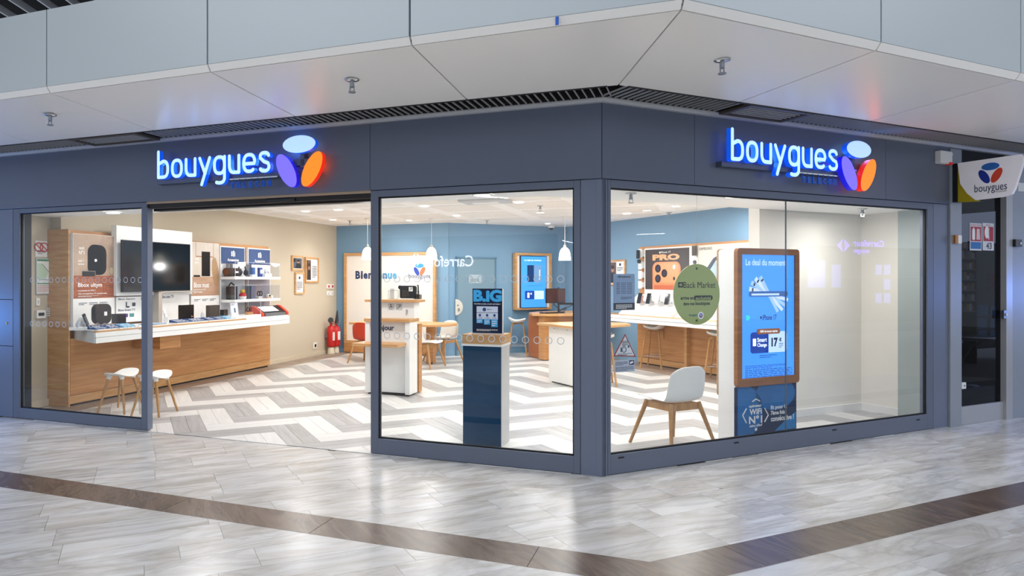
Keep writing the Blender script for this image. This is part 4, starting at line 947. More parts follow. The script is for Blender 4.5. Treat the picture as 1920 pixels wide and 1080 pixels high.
def price_strip(u0, u1, v, cols, label):
    x0 = px('A', 6.03, u0, v)[0]; x1 = px('A', 6.03, u1, v)[0]; t = thing('price_rail', label, 'price rail', 'A', x0, 6.03, ZT)
    box(t, 'rail', x0, x1, 6.0, 6.16, ZT, ZT+.015, WHITE2)
    n = len(cols)
    for i, c in enumerate(cols):
        a = x0+(x1-x0)*i/n; b = x0+(x1-x0)*(i+1)/n-.01
        bm = B_(); v = [bm.verts.new(p) for p in ((a, 6.005, ZT+.018), (b, 6.005, ZT+.018), (b, 6.15, ZT+.055), (a, 6.15, ZT+.055), (a, 6.15, ZT+.015), (b, 6.15, ZT+.015), (a, 6.005, ZT+.015), (b, 6.005, ZT+.015))]
        for f in ((0, 1, 2, 3), (0, 3, 4, 6), (1, 7, 5, 2), (6, 7, 1, 0), (3, 2, 5, 4), (4, 5, 7, 6)): bm.faces.new([v[k] for k in f])
        bmesh.ops.recalc_face_normals(bm, faces=bm.faces); finish('card', bm, c, t)
        bm = B_()
        for k in range(3):
            yq = 6.03+k*.035; zq = ZT+.019+(yq-6.005)/.145*.037+.0012
            xx = a+.03
            while xx < b-.08: w = random.uniform(.03, .07); v = [bm.verts.new(p) for p in ((xx, yq, zq), (xx+w, yq, zq), (xx+w, yq+.016, zq+.004), (xx, yq+.016, zq+.004))]; bm.faces.new(v); xx += w+.015
        finish('card_print', bm, WL, t)
price_strip(178, 254, 609, [BRN, BRN, BRL], 'blue price card rail in front of the rounded router')
price_strip(330, 387, 603, [BRN, BRN], 'navy price card rail in front of the square router')
price_strip(389, 440, 597, [BRN, BRN, BRL], 'navy and sky price card rail before the mesh router')
t = onA('leaflet_stack', 'fanned pile of pale leaflets on the worktop by the door frame', 'leaflets', 284, 609)
for k in range(4):
    o = box(t, 'leaflet', -.12, .14, -.14, .08, .004*k, .004*k+.003, [WHITE, MATS['print_2'], WHITE, M('leaflet_blue', '#a9bfe0', .5)][k], absolute=False); o.rotation_euler = (0, 0, R(-12+8*k))
t = onA('white_handset_kit', 'white phone handset and charger leaning on the white board', 'handset', 312, 604, 0)
bm = B_(); prism_y(bm, rrect(-.02, .025, 0, .19, .01), -.01, .01); o = finish('tall_unit', bm, WHITE2, t, absolute=False); o.rotation_euler = (0, R(-14), 0)
bm = B_(); prism_y(bm, ell(-.04, .045, .04, .045), -.03, -.02); cube(bm, -.065, -.055, -.03, -.02, .08, .14); finish('round_unit', bm, GREYL, t, absolute=False)
t = onA('square_router', 'square dark glossy router on a wooden block, middle of worktop', 'router', 348, 602)
box(t, 'block', -.16, .22, -.07, .07, 0, .035, WOODH, absolute=False); bm = B_(); prism_y(bm, rrect(-.12, .12, .035, .245, .015), -.05, .03); finish('body', bm, M('mirror_brown', '#241c18', .1), t, absolute=False, bevel=.003)
text(t, [('>', (.06, .06, .09, .085))], -.0535, M('amber_print', '#d89a6a', .4, emit=.3), absolute=False)
t = onA('mesh_router', 'grey perforated router on wooden block right of the square router', 'router', 396, 597)
box(t, 'block', -.12, .22, -.06, .06, 0, .035, WOODH, absolute=False); bm = B_(); prism_y(bm, rrect(-.10, .14, .035, .22, .01), -.05, .02); finish('body', bm, M('perforated_taupe', '#4c4139', .5, var=.25, scale=140), t, absolute=False, bevel=.003)
bm = B_(); cone(bm, (-.12, -.06, .0), (-.12, -.06, .014), .13, .13, 24); finish('flat_base', bm, BLACK, t, absolute=False)
t = onA('small_black_stand', 'small black slatted stand right of the perforated router', 'stand', 417, 595, .05)
box(t, 'body', -.06, .06, -.02, .04, 0, .14, BLACK, absolute=False, bevel=.003); box(t, 'face', -.04, .0, -.023, -.02, .01, .13, M('brass_dim', '#5a4632', .4), absolute=False)
t = onA('white_ceramic_bottle', 'pale pointed bottle-shaped device behind the perforated router', 'device', 380, 593, 0)
bm = B_(); lathe(bm, [(.0, 0), (.03, 0), (.032, .05), (.026, .10), (.01, .13), (0, .135)]); finish('body', bm, GREYL, t, absolute=False); bm = B_(); lathe(bm, [(0, 0), (.035, 0), (.035, .006), (0, .006)]); finish('base', bm, WHITE2, t, absolute=False)
q = [px('A', 6.05, 430, 600)[0], px('A', 6.05, 487, 597)[0]]
t = thing('clear_display_box', 'clear open display box on white drawer base, right on worktop', 'display box', 'A', q[0], 6.1, ZT)
box(t, 'drawer_base', q[0], q[1], 6.02, 6.3, ZT, ZT+.045, WHITE, bevel=.002)
bm = B_(); z_ = ZT+.045
for b in ((q[0], q[1], 6.03, 6.033, z_, z_+.23), (q[0], q[0]+.003, 6.033, 6.28, z_, z_+.23), (q[1]-.003, q[1], 6.033, 6.28, z_, z_+.23)): cube(bm, *b)
finish('clear_cover', bm, ACRYL, t)
bm = B_(); cube(bm, q[0], q[1], 6.027, 6.034, z_+.225, z_+.23); cube(bm, q[0]-.001, q[0]+.005, 6.027, 6.034, z_, z_+.23); cube(bm, q[1]-.005, q[1]+.001, 6.027, 6.034, z_, z_+.23); finish('cover_edge', bm, MATS['acrylic_edge'], t)
t = thing('leaning_flyer', 'white flyer leaning inside the clear display box', 'flyer', 'A', q[0]+.24, 6.14, z_)
o = box(t, 'sheet', -.07, .11, 0, .004, 0, .2, WHITE, absolute=False); bm = B_(); small(bm, -.05, .04, .16, .19, 2, -.003); cube(bm, .01, .04, -.003, 0, .05, .12); finish('print', bm, M('flyer_print', '#3a6a9a', .5), t, absolute=False); t.root.rotation_euler = (R(-8), 0, ANG['A'])
t = thing('wired_earphones', 'black wired gadget on a wooden block inside the clear box', 'gadget', 'A', q[1]-.16, 6.14, z_)
box(t, 'block', -.07, .06, -.03, .03, 0, .04, WOODH, absolute=False)
bm = B_(); tubep(bm, [(-.03+.03*math.cos(R(k*30)), 0, .085+.035*math.sin(R(k*30))) for k in range(13)], .007); tubep(bm, [(.04+.02*math.cos(R(k*30)), 0, .09+.035*math.sin(R(k*30))) for k in range(13)], .006); finish('loop', bm, BLACK, t, absolute=False)
# red tablet in its housing
xc = px('A', 6.12, 511, 596)[0]
t = thing('tablet_terminal', 'red cased tablet terminal at the right end of the left worktop', 'tablet', 'A', xc, 6.22, ZT)
prof = [(-.17, 0), (.12, 0), (.14, .05), (.06, .17), (-.0, .17), (-.17, .05)]
bm = B_()
def wedge(bm, xa, xb, pr_):
    a = [bm.verts.new((xa, p[0], p[1])) for p in pr_]; b = [bm.verts.new((xb, p[0], p[1])) for p in pr_]
    bm.faces.new(a); bm.faces.new(b[::-1])
    for i in range(len(pr_)): bm.faces.new((a[i], b[i], b[(i+1) % len(pr_)], a[(i+1) % len(pr_)]))
wedge(bm, -.33, .33, [(-.14, .0), (.12, 0), (.13, .05), (.04, .165), (-.13, .06)]); bmesh.ops.recalc_face_normals(bm, faces=bm.faces); finish('screen_block', bm, BLACK, t, absolute=False)
for s_ in (-1, 1):
    bm = B_(); wedge(bm, s_*.33, s_*.39, prof); bmesh.ops.recalc_face_normals(bm, faces=bm.faces); finish('side_guard', bm, M('coral_red', '#d8412a', .4), t, absolute=False, bevel=.008)
bm = B_(); v = [bm.verts.new(p) for p in ((-.27, -.115, .078), (.17, -.115, .078), (.17, .02, .156), (-.27, .02, .156))]; bm.faces.new(v); finish('screen_page', bm, M('screen_page', '#e8eef4', .3, emit=.5), t, absolute=False)
bm = B_(); wedge(bm, -.30, .30, [(-.17, 0), (-.14, 0), (-.14, .05), (-.17, .045)]); bmesh.ops.recalc_face_normals(bm, faces=bm.faces); finish('front_bar', bm, M('grey_bar', '#6a6a6e', .4), t, absolute=False)

# wall-mounted things on the beige wall
def framed(F, y, u0, v0, u1, v1, label, pic, fw=.035, photo=None):
    a = rect(F, y, u0, v0, u1, v1); t = thing('picture_frame', label, 'picture', F, a[0], y, a[2])
    bm = B_()
    for b in ((a[0], a[1], a[2], a[2]+fw), (a[0], a[1], a[3]-fw, a[3]), (a[0], a[0]+fw, a[2]+fw, a[3]-fw), (a[1]-fw, a[1], a[2]+fw, a[3]-fw)): cube(bm, b[0], b[1], y-.03, y, b[2], b[3])
    finish('frame', bm, WOODH, t); box(t, 'mount', a[0]+fw, a[1]-fw, y-.012, y, a[2]+fw, a[3]-fw, WHITE)
    X = lambda f: a[0]+fw+(a[1]-a[0]-2*fw)*f; Z = lambda f: a[2]+fw+(a[3]-a[2]-2*fw)*f
    if photo:
        px0, px1, pz0, pz1 = X(photo[0]), X(photo[1]), Z(photo[2]), Z(photo[3]); pw = px1-px0; ph = pz1-pz0
        bm = B_(); prism_y(bm, [(px0+pw*.2, pz0), (px0+pw*.9, pz0), (px0+pw*.8, pz0+ph*.5), (px0+pw*.35, pz0+ph*.5)], y-.016, y-.0155); finish('figure_print', bm, M('print_jacket', '#1e222a', .5), t)
        bm = B_(); prism_y(bm, ell(px0+pw*.57, pz0+ph*.66, pw*.16, ph*.15), y-.0165, y-.0155); finish('face_print', bm, M('print_skin', '#b98a6c', .5), t)
        bm = B_(); prism_y(bm, ell(px0+pw*.57, pz0+ph*.76, pw*.18, ph*.10), y-.0168, y-.0155); prism_y(bm, [(px0, pz0+ph*.55), (px0+pw*.25, pz0+ph*.7), (px0+pw*.2, pz1), (px0, pz1)], y-.0168, y-.0155); finish('hair_print', bm, M('print_hair', '#241a16', .5), t)
    if photo: box(t, 'photo', X(photo[0]), X(photo[1]), y-.014, y-.012, Z(photo[2]), Z(photo[3]), pic)
    return t, X, Z
PH = M('photo_dark_street', '#57606c', .5, var=.6, scale=22); PH2 = M('photo_portrait', '#6c5246', .5, var=.5, scale=14)
t, X, Z = framed('A', 6.835, 546, 479, 568, 508, 'small oak frame with street photograph, upper left of three on beige wall', PH, .035, (.06, .94, .06, .94))
t, X, Z = framed('A', 6.835, 571, 482, 596, 530, 'largest oak frame with portrait and text, right of three on beige wall', PH2, .035, (.04, .42, .05, .95))
bm = B_(); small(bm, X(.52), X(.95), Z(.15), Z(.70), 8, 6.82); finish('print', bm, NAVYT, t)
t, X, Z = framed('A', 6.835, 552, 511, 569, 551, 'narrow oak frame with text only, lower left of three on beige wall', None, .03)
bm = B_(); small(bm, X(.12), X(.88), Z(.15), Z(.60), 6, 6.82); prism_y(bm, ell(X(.5), Z(.8), .03, .03), 6.82, 6.822); finish('print', bm, NAVYT, t)
for i, (u0, u1) in enumerate(((612, 617), (619, 624))):
    pos = ('left', 'right')[i]
    a = rect('A', 6.838, u0, 533, u1, 541); t = thing('alarm_plate', 'small red and white call plate by back corner, %s of two' % pos, 'alarm', 'A', a[0], 6.838, a[2])
    box(t, 'plate', a[0], a[1], 6.81, 6.838, a[2], a[3], WHITE2); box(t, 'red_mark', a[0]+.02, a[1]-.02, 6.806, 6.81, a[2]+.02, a[3]-.02, M('pink_red', '#c04a5a', .5))
    a = rect('A', 6.838, u0, 546, u1, 554); t = thing('light_switch', 'white light switch under the call plates, %s of two' % pos, 'switch', 'A', a[0], 6.838, a[2])
    box(t, 'plate', a[0], a[1], 6.82, 6.838, a[2], a[3], WHITE2); box(t, 'rocker', a[0]+.03, a[1]-.03, 6.812, 6.82, a[2]+.02, a[3]-.02, GREYL)
t, a = stick('A', 6.838, 587, 643, 593, 653, 'wall_outlet', 'white wall outlet low on the beige wall', 'outlet', WHITE2)
box(t, 'socket', a[0]+.03, a[1]-.03, 6.815, 6.819, a[2]+.03, a[3]-.03, BLACK)
# left side wall notices
t, a = stick('A', 7.018, 66, 451, 88, 482, 'no_smoking_notice', 'white notice with two red no-smoking rings on left wall', 'notice', WHITE, .004, 0)
cxn = (a[0]+a[1])/2; w_ = a[1]-a[0]; zn = a[2]+(a[3]-a[2])*.6
for s_ in (-1, 1):
    bm = B_(); c0 = cxn+s_*w_*.23; tubep(bm, [(c0+.055*math.cos(R(k*20)), 7.01, zn+.055*math.sin(R(k*20))) for k in range(19)], .007, 6); tubep(bm, [(c0-.038, 7.01, zn+.038), (c0+.038, 7.01, zn-.038)], .006, 6); finish('prohibition_ring', bm, RED, t)
bm = B_(); small(bm, a[0]+.03, a[1]-.03, a[2]+.03, a[2]+.09, 3, 7.012); small(bm, a[0]+.03, a[1]-.03, a[3]-.05, a[3]-.02, 2, 7.012); finish('print', bm, GREY, t)
t, a = stick('A', 7.018, 66, 484, 100, 551, 'evacuation_plan', 'framed green and white evacuation plan on the left wall', 'plan', M('plan_frame', '#c4ccd2', .3), .02)
X = lambda f: a[0]+(a[1]-a[0])*f; Z = lambda f: a[2]+(a[3]-a[2])*f; y_ = 6.996
box(t, 'sheet', X(.04), X(.96), y_, y_+.002, Z(.03), Z(.97), WHITE)
box(t, 'green_bar', X(.04), X(.96), y_-.001, y_, Z(.92), Z(.97), M('plan_green', '#3f8a5a', .5)); box(t, 'green_rule', X(.04), X(.96), y_-.001, y_, Z(.28), Z(.31), MATS['plan_green'])
poly(t, 'plan_area', [(X(.05), Z(.42)), (X(.5), Z(.42)), (X(.68), Z(.62)), (X(.3), Z(.86)), (X(.05), Z(.86))], y_-.001, y_, M('plan_pale_green', '#c6ddc4', .5))
bm = B_(); tubep(bm, [(X(.3), y_-.001, Z(.84)), (X(.68), y_-.001, Z(.62)), (X(.93), y_-.001, Z(.62)), (X(.93), y_-.001, Z(.40)), (X(.1), y_-.001, Z(.40))], .003, 4); finish('plan_lines', bm, BLACK, t)
bm = B_(); small(bm, X(.06), X(.94), Z(.05), Z(.26), 6, y_-.001); finish('legend', bm, M('legend_red', '#b05050', .5), t)
t, a = stick('A', 7.018, 66, 559, 73, 573, 'wall_switch', 'white wall switch above the alarm keypad', 'switch', WHITE2, .02); box(t, 'rocker', a[0]+.03, a[1]-.03, 6.99, 6.998, a[2]+.03, a[3]-.03, GREYL)
t, a = stick('A', 7.018, 65, 582, 82, 596, 'alarm_keypad', 'white alarm keypad with small display on the left wall', 'keypad', WHITE2, .04)
box(t, 'display', a[0]+.02, a[0]+.10, 6.974, 6.978, a[3]-.07, a[3]-.03, BLACK)
bm = B_()
for i in range(4):
    for j in range(4): cube(bm, a[0]+.13+i*.027, a[0]+.15+i*.027, 6.973, 6.978, a[2]+.02+j*.028, a[2]+.038+j*.028)
finish('keys', bm, GREYL, t)
# extinguishers
for (u, s_, lb, hk) in ((619, .085, 'left red fire extinguisher with black round horn', 1), (628, .10, 'right red fire extinguisher with upright black nozzle', 2)):
    x = px('A', 6.72, u, 600)[0]; t = thing('fire_extinguisher', lb+' at the back corner', 'extinguisher', 'A', x, 6.70, .16)
    h_ = .46 if hk == 1 else .44
    bm = B_(); lathe(bm, [(0, 0), (s_*.9, 0), (s_, .02), (s_, h_-.08), (s_*.75, h_-.02), (.025, h_), (.025, h_+.04), (0, h_+.04)], seg=24); finish('cylinder', bm, RED, t, absolute=False)
    bm = B_(); cube(bm, -.02, .02, -.08, .03, h_+.04, h_+.055); cube(bm, -.02, .02, -.09, .0, h_+.075, h_+.09); cube(bm, -.015, .015, -.01, .02, h_+.04, h_+.09); finish('valve', bm, STEEL if hk == 2 else RED, t, absolute=False)
    bm = B_()
    if hk == 1: cone(bm, (-.10, -.05, h_+.12), (-.02, -.02, h_+.10), .06, .02, 16)
    else: cone(bm, (.01, -.02, h_+.06), (.03, -.02, h_+.33), .045, .012, 12); tubep(bm, [(.05, 0, h_+.02), (.09, 0, h_*.7), (.09, 0, .1)], .012, 8)
    finish('nozzle', bm, BLACK, t, absolute=False)
    bm = B_(); n = 8
    for k in range(n-1):
        a0_ = R(235+k*12); a1_ = R(235+(k+1)*12); q = [bm.verts.new(p) for p in ((s_*1.01*math.cos(a0_), s_*1.01*math.sin(a0_), .14), (s_*1.01*math.cos(a1_), s_*1.01*math.sin(a1_), .14), (s_*1.01*math.cos(a1_), s_*1.01*math.sin(a1_), .32), (s_*1.01*math.cos(a0_), s_*1.01*math.sin(a0_), .32))]; bm.faces.new(q)
    finish('paper_label', bm, M('label_paper', '#e2d6d2', .5, var=.3, scale=60), t, absolute=False)
    box(t, 'wall_bracket', -.03, .03, .08, .13, .2, .26, STEEL, absolute=False)
    st = thing('extinguisher_stand', ('cream foot block under the left extinguisher', 'cream foot block under the right extinguisher')[hk-1], 'stand', 'A', x, 6.70, .006)
    bm = B_(); lathe(bm, [(0, 0), (.09, 0), (.075, .02), (.065, .15), (0, .15)]); finish('block', bm, M('cream_plastic', '#cfc4ae', .5), st, absolute=False); box(st, 'base', -.07, .07, -.07, .07, 0, .01, GREY, absolute=False)

# ================================================================== SEATS
def tleg(bm, p0, p1, r0, r1, seg=10): cone(bm, p0, p1, r0, r1, seg)
def shell(name, rows, t, mat, th=.012, sub=2):            # rows of points left to right
    bm = B_(); vs = [[bm.verts.new(p) for p in r] for r in rows]
    for a, b in zip(vs, vs[1:]):
        for i in range(len(a)-1): bm.faces.new((a[i], a[i+1], b[i+1], b[i]))
    o = finish(name, bm, mat, t, smooth=True, absolute=False)
    m = o.modifiers.new('s', 'SOLIDIFY'); m.thickness = th; m.offset = 0; m = o.modifiers.new('u', 'SUBSURF'); m.levels = 1; m.render_levels = sub
    return o
def make_chair(label, x, y, F, rot, smat, name='shell_chair', group=None, s=1.0):
    t = thing(name, label, 'chair', F, x, y, .006, rot, group)
    prof = [(-.295, .450, .21), (-.275, .462, .24), (-.13, .456, .252), (.02, .442, .25), (.13, .438, .24), (.19, .462, .242), (.218, .52, .24), (.235, .62, .235), (.25, .72, .225), (.258, .775, .20), (.26, .79, .17)]
    rows = []
    for k, (yy, z, w) in enumerate(prof):
        row = []
        for i in range(9):
            f = -1+2*i/8; e = f*f
            lift = .028*e*e if k < 5 else 0; fwd = -.055*e if k >= 5 else (-.02*e if k == 4 else 0)
            fr = .03*e if k <= 1 else 0; drop = -.04*e*e if k >= 9 else 0
            row.append((f*w*s, (yy+fwd+fr)*s, (z+lift+drop)))
        rows.append(row)
    shell('seat_shell', rows, t, smat)
    bm = B_()
    for (a, b) in (((-.17, -.15), (.17, -.15)), ((-.17, .15), (.17, .15)), ((-.17, -.15), (-.17, .15)), ((.17, -.15), (.17, .15))):
        d = Vector((b[0]-a[0], b[1]-a[1])).normalized(); n = Vector((-d[1], d[0]))*.013
        prism_z(bm, [(a[0]+n[0], a[1]+n[1]), (b[0]+n[0], b[1]+n[1]), (b[0]-n[0], b[1]-n[1]), (a[0]-n[0], a[1]-n[1])], .365, .425)
    finish('seat_frame', bm, LEGW, t, absolute=False)
    for sx in (-1, 1):
        for sy in (-1, 1):
            bm = B_(); tleg(bm, (sx*.175, sy*.155, .43), (sx*.285, sy*.275, 0), .024, .015); finish('leg', bm, LEGW, t, absolute=False)
    return t
def make_low_stool(label, x, y, F, rot, group=None):
    t = thing('low_stool', label, 'stool', F, x, y, .006, rot, group)
    rows = []
    for j in range(7):
        g = -1+2*j/6; row = []
        for i in range(9):
            f = -1+2*i/8; k_ = math.sqrt(max(.12, 1-.75*g**4*1.0)); w = .23*(1-.28*max(0, -g*-1)**2 if g > 0 else 1-.15*g*g)
            wy = .165*(1-.35*abs(f)**3)
            row.append((f*w, g*wy, .455+.045*f*f*(1 if f > 0 else .8)-.015*(1-f*f)-.01*g*g))
        rows.append(row)
    shell('seat', rows, t, WHITE2, .014)
    for sx in (-1, 1):
        for sy in (-1, 1):
            bm = B_(); tleg(bm, (sx*.11, sy*.09, .41), (sx*.19, sy*.18, 0), .019, .012); finish('leg', bm, LEGW, t, absolute=False)
            bm = B_(); tleg(bm, (sx*.10, sy*.08, .445), (sx*.113, sy*.092, .40), .032, .024); finish('leg_socket', bm, WHITE2, t, absolute=False)
    return t
def make_bar_stool(label, x, y, F, rot, group=None, s=1.0):
    t = thing('bar_stool', label, 'bar stool', F, x, y, .006, rot, group)
    prof = [(-.17, .745, .12), (-.15, .735, .18), (-.05, .700, .205), (.06, .695, .21), (.13, .72, .205), (.165, .775, .19), (.18, .81, .14)]
    rows = []
    for k, (yy, z, w) in enumerate(prof):
        rows.append([((-1+2*i/8)*w, yy*1.1-(.05*((-1+2*i/8)**2) if k > 3 else 0)+(.03*((-1+2*i/8)**2) if k == 0 else 0), z+.05*((-1+2*i/8)**4)*(1 if k < 5 else .3)+(0 if k < 5 else -.02*((-1+2*i/8)**2))) for i in range(9)])
    shell('seat', rows, t, WHITE2, .013)
    for sx in (-1, 1):
        for sy in (-1, 1):
            bm = B_(); tubep(bm, [(sx*.02, sy*.0, .685), (sx*.105, sy*.10, .675), (sx*.13, sy*.12, .64), (sx*.20, sy*.19, 0)], .0155, 8); finish('leg', bm, LEGW, t, absolute=False)
    bm = B_(); c_ = [(-.172, -.165), (.172, -.165), (.172, .165), (-.172, .165), (-.172, -.165)]
    tubep(bm, [(a[0], a[1], .22) for a in c_], .007, 8); finish('footrest', bm, CHROME, t, absolute=False)
    return t
make_low_stool('white low stool seen through the left window, nearest the post', *[.755, 5.84], 'A', R(10))
make_low_stool('white low stool half behind the blue door post in the doorway', *[.765, 5.33], 'A', R(10))
# foreground chair: faces left and into the shop
pc = Vector((2.235, 6.60)); xx_, yy_ = loc(pc, 'R')
make_chair('white shell chair with oak legs standing just behind the right window', xx_, yy_, 'R', R(182), WHITE2)
x, y = hz('L', 0, 668, 683); make_chair('red shell chair with oak legs left of the reception desk', x+.12, y+.25, 'L', R(172), REDC)
make_chair('white shell chair right behind the reception desk, nearer of two', -3.98, 6.0, 'L', R(82), WHITE2)
make_chair('white shell chair on the far side of the oak table', -3.99, 6.98, 'L', R(-22), WHITE2)
make_bar_stool('white bar stool beside the blue wall left of the back desk', *[3.95, 8.0], 'R', R(60))
make_bar_stool('white bar stool at left end of right wall counter', *[-5.25, 5.2], 'B', R(-60))
make_bar_stool('white bar stool at the right wall counter, half behind tall totem', *[-3.62, 5.08], 'B', R(-60))
make_bar_stool('white bar stool cut by the corner post, under oak counter edge', *[3.05, 3.98], 'R', R(60))

# ================================================================== RECEPTION DESK (frame L)
t = thing('reception_desk', 'two-tier white reception desk with oak tops behind the doorway', 'desk', 'L', -3.3, 2.95, .006)
DX0, DX1, DY = -3.64, -2.96, 2.95
box(t, 'wing_left', DX0, DX0+.07, DY-.02, 3.2, .03, 1.02, WHITE, bevel=.002)
box(t, 'wing_right', DX1-.07, DX1, DY-.02, 3.2, .03, 1.02, WHITE, bevel=.002)
box(t, 'front', DX0+.06, DX1-.06, DY+.04, DY+.07, .04, 1.02, WHITE)
box(t, 'plinth', DX0+.03, DX1-.03, DY+.02, 3.2, .0, .03, BLACK)
box(t, 'lower_top', DX0-.01, DX1+.01, DY-.04, 3.24, 1.02, 1.065, WOODH, bevel=.003)
box(t, 'upper_body', DX0+.0, DX1-.0, DY+.14, 3.28, 1.065, 1.29, WHITE, bevel=.003)
box(t, 'upper_top', DX0-.06, DX1+.08, DY+.08, 3.30, 1.29, 1.325, WOODH, bevel=.003)
box(t, 'wood_side', DX0+.02, DX1+.0, 3.26, 3.37, .02, .98, WOOD, bevel=.002)
box(t, 'ledge', DX0-.05, DX1-.05, DY-.32, DY+.05, .70, .74, WOODH, bevel=.003)
q = tb('L', DY+.04, 692, 735, 609, 622)
text(t, [('Bonjour', (-3.55, q[1], -3.22, q[3]))], DY+.038, NAVYT, bold=.03)
for i, nm in enumerate(('wheelchair', 'deaf')):
    xa = -3.36+i*.12; zz = 1.18; yy_ = DY+.138
    box(t, 'pictogram_plate', xa, xa+.1, yy_, yy_+.002, zz, zz+.09, GREYL)
    bm = B_()
    if i == 0: prism_y(bm, ell(xa+.045, zz+.075, .008, .008), yy_-.001, yy_); cube(bm, xa+.04, xa+.05, yy_-.001, yy_, zz+.035, zz+.065); tubep(bm, [(xa+.045+.022*math.cos(R(100+k*30)), yy_, zz+.027+.022*math.sin(R(100+k*30))) for k in range(9)], .003, 4); cube(bm, xa+.045, xa+.07, yy_-.001, yy_, zz+.033, zz+.04)
    else: tubep(bm, [(xa+.05+.02*math.cos(R(-60+k*30)), yy_, zz+.055+.02*math.sin(R(-60+k*30))) for k in range(8)], .003, 4); tubep(bm, [(xa+.015, yy_, zz+.01), (xa+.085, yy_, zz+.08)], .0035, 4)
    finish('pictogram', bm, BLACK, t)
box(t, 'paper_note', DX1-.13, DX1-.09, DY+.136, DY+.139, 1.10, 1.20, WHITE); bm = B_(); small(bm, DX1-.125, DX1-.095, 1.11, 1.19, 5, DY+.134); finish('note_print', bm, NAVYT, t)
zU = 1.3315
t = thing('payment_terminal', 'black terminal with hearing loop label on top of the reception desk', 'terminal', 'L', -3.08, 3.16, zU)
bm = B_(); prism_y(bm, rrect(-.12, .12, .01, .19, .025), -.03, .03); finish('body', bm, M('charcoal_case', '#26282a', .4), t, absolute=False, bevel=.004)
bm = B_(); cone(bm, (-.13, 0, .165), (-.13, .03, .165), .028, .028, 14); finish('knob', bm, BLACK, t, absolute=False)
box(t, 'label_plate', .02, .08, -.032, -.03, .11, .17, WHITE2, absolute=False)
bm = B_(); tubep(bm, [(.05+.014*math.cos(R(-60+k*30)), -.033, .145+.014*math.sin(R(-60+k*30))) for k in range(8)], .0025, 4); tubep(bm, [(.028, -.033, .118), (.072, -.033, .162)], .003, 4); finish('pictogram', bm, BLACK, t, absolute=False)
text(t, [('EFFAC', (-.08, .10, -.0, .12)), ('LES TR', (-.08, .07, .02, .09)), ('SUR T', (-.08, .035, .02, .06))], -.0305, M('bronze_print', '#6a5a4a', .4), absolute=False)
bm = B_(); tubep(bm, [(.15, 0, .01), (.15, 0, .18), (.14, 0, .2)], .01, 8); finish('microphone', bm, BLACK, t, absolute=False)
t = thing('wire_card_holder', 'small chrome wire card holder on left of the desk top', 'card holder', 'L', -3.30, 3.14, zU)
bm = B_(); tubep(bm, [(-.08, 0, 0), (-.08, 0, .12), (.06, 0, .12), (.06, 0, 0), (-.08, 0, 0)], .003, 6); tubep(bm, [(-.08, .05, 0), (-.08, .05, .12), (.06, .05, .12), (.06, .05, 0)], .003, 6); finish('frame', bm, CHROME, t, absolute=False)
box(t, 'card', -.06, .0, .02, .025, 0, .15, GREYL, absolute=False)
t = thing('stapler_basket', 'small grey handled basket at right of the desk top', 'basket', 'L', -2.955, 3.2, zU)
bm = B_(); prism_y(bm, rrect(-.05, .05, 0, .07, .015), -.03, .03); finish('body', bm, M('taupe_plastic', '#7c756c', .5), t, absolute=False); bm = B_(); tubep(bm, [(-.04, 0, .07), (-.04, 0, .11), (.02, 0, .115), (.03, 0, .07)], .004, 6); finish('handle', bm, STEEL, t, absolute=False)
# oak meeting table behind
q0 = hz('L', .76, 645, 606); q1 = hz('L', .76, 852, 608)
t = thing('meeting_table', 'long oak table behind the reception desk', 'table', 'L', (q0[0]+q1[0])/2, q0[1]+.3, .006)
yM = (q0[1]+q1[1])/2
bm = B_(); prism_z(bm, [(q0[0]-.02, yM-.0), (q1[0]-.35, yM-.2), (q1[0]-.05, yM-.0), (q1[0], yM+.35), (q1[0]-.1, yM+.7), (q0[0]+.1, yM+.7)], .725, .765); finish('tabletop', bm, WOODH, t, bevel=.003)
x_, y_ = hz('L', 0, 806, 683); box(t, 'slab_leg', x_-.08, x_+.06, yM+.08, yM+.22, .01, .725, WOOD); box(t, 'slab_leg', q0[0]+.5, q0[0]+.75, yM+.10, yM+.45, .01, .725, WOOD)
bm = B_(); cone(bm, (x_+.04, yM+.06, .02), (x_+.04, yM+.08, .02), .02, .02, 12); finish('castor', bm, BLACK, t)
# welcome board on the back wall
a = rect('L', 7.78, 650, 473, 820, 652)
t = thing('welcome_board', 'large white oak-framed welcome board on the blue back wall', 'board', 'L', a[0], 7.78, .1)
bx0, bx1, bz0, bz1 = -6.60, -4.44, .22, 2.19; fw = .055
bm = B_()
for b in ((bx0, bx1, bz0, bz0+fw), (bx0, bx1, bz1-fw, bz1), (bx0, bx0+fw, bz0+fw, bz1-fw), (bx1-fw, bx1, bz0+fw, bz1-fw)): cube(bm, b[0], b[1], 7.70, 7.79, b[2], b[3])
finish('frame', bm, WOODH, t); box(t, 'panel', bx0+fw, bx1-fw, 7.74, 7.78, bz0+fw, bz1-fw, WHITEW)
box(t, 'plinth', bx0, bx1, 7.70, 7.8, .02, bz0-.002, WOOD)
BI = [M('letter_navy', '#243a66', .5), M('letter_navy', '#243a66', .5), M('letter_navy', '#243a66', .5), M('letter_navy', '#243a66', .5), M('letter_blue_a', '#244f86', .5), M('letter_blue_b', '#2a6a9e', .5), M('letter_blue_c', '#3f8fc6', .5), M('letter_blue_d', '#4aa6dc', .5), M('letter_blue_e', '#5fb4e4', .5)]
u = 666.5
for ch, w, m in zip('Bienvenue', (10, 5, 9, 9, 9, 9, 9.5, 9, 9), BI):
    x0, z0, x1, z1_ = tb('L', 7.735, u, u+w-1.2, 508 if ch in 'Bi' else 512, 523); text(t, [(ch, (x0, z0, x1, z1_))], 7.735, m, name='letter', bold=.045); u += w
x_, z_ = px('L', 7.735, 786.5, 505)
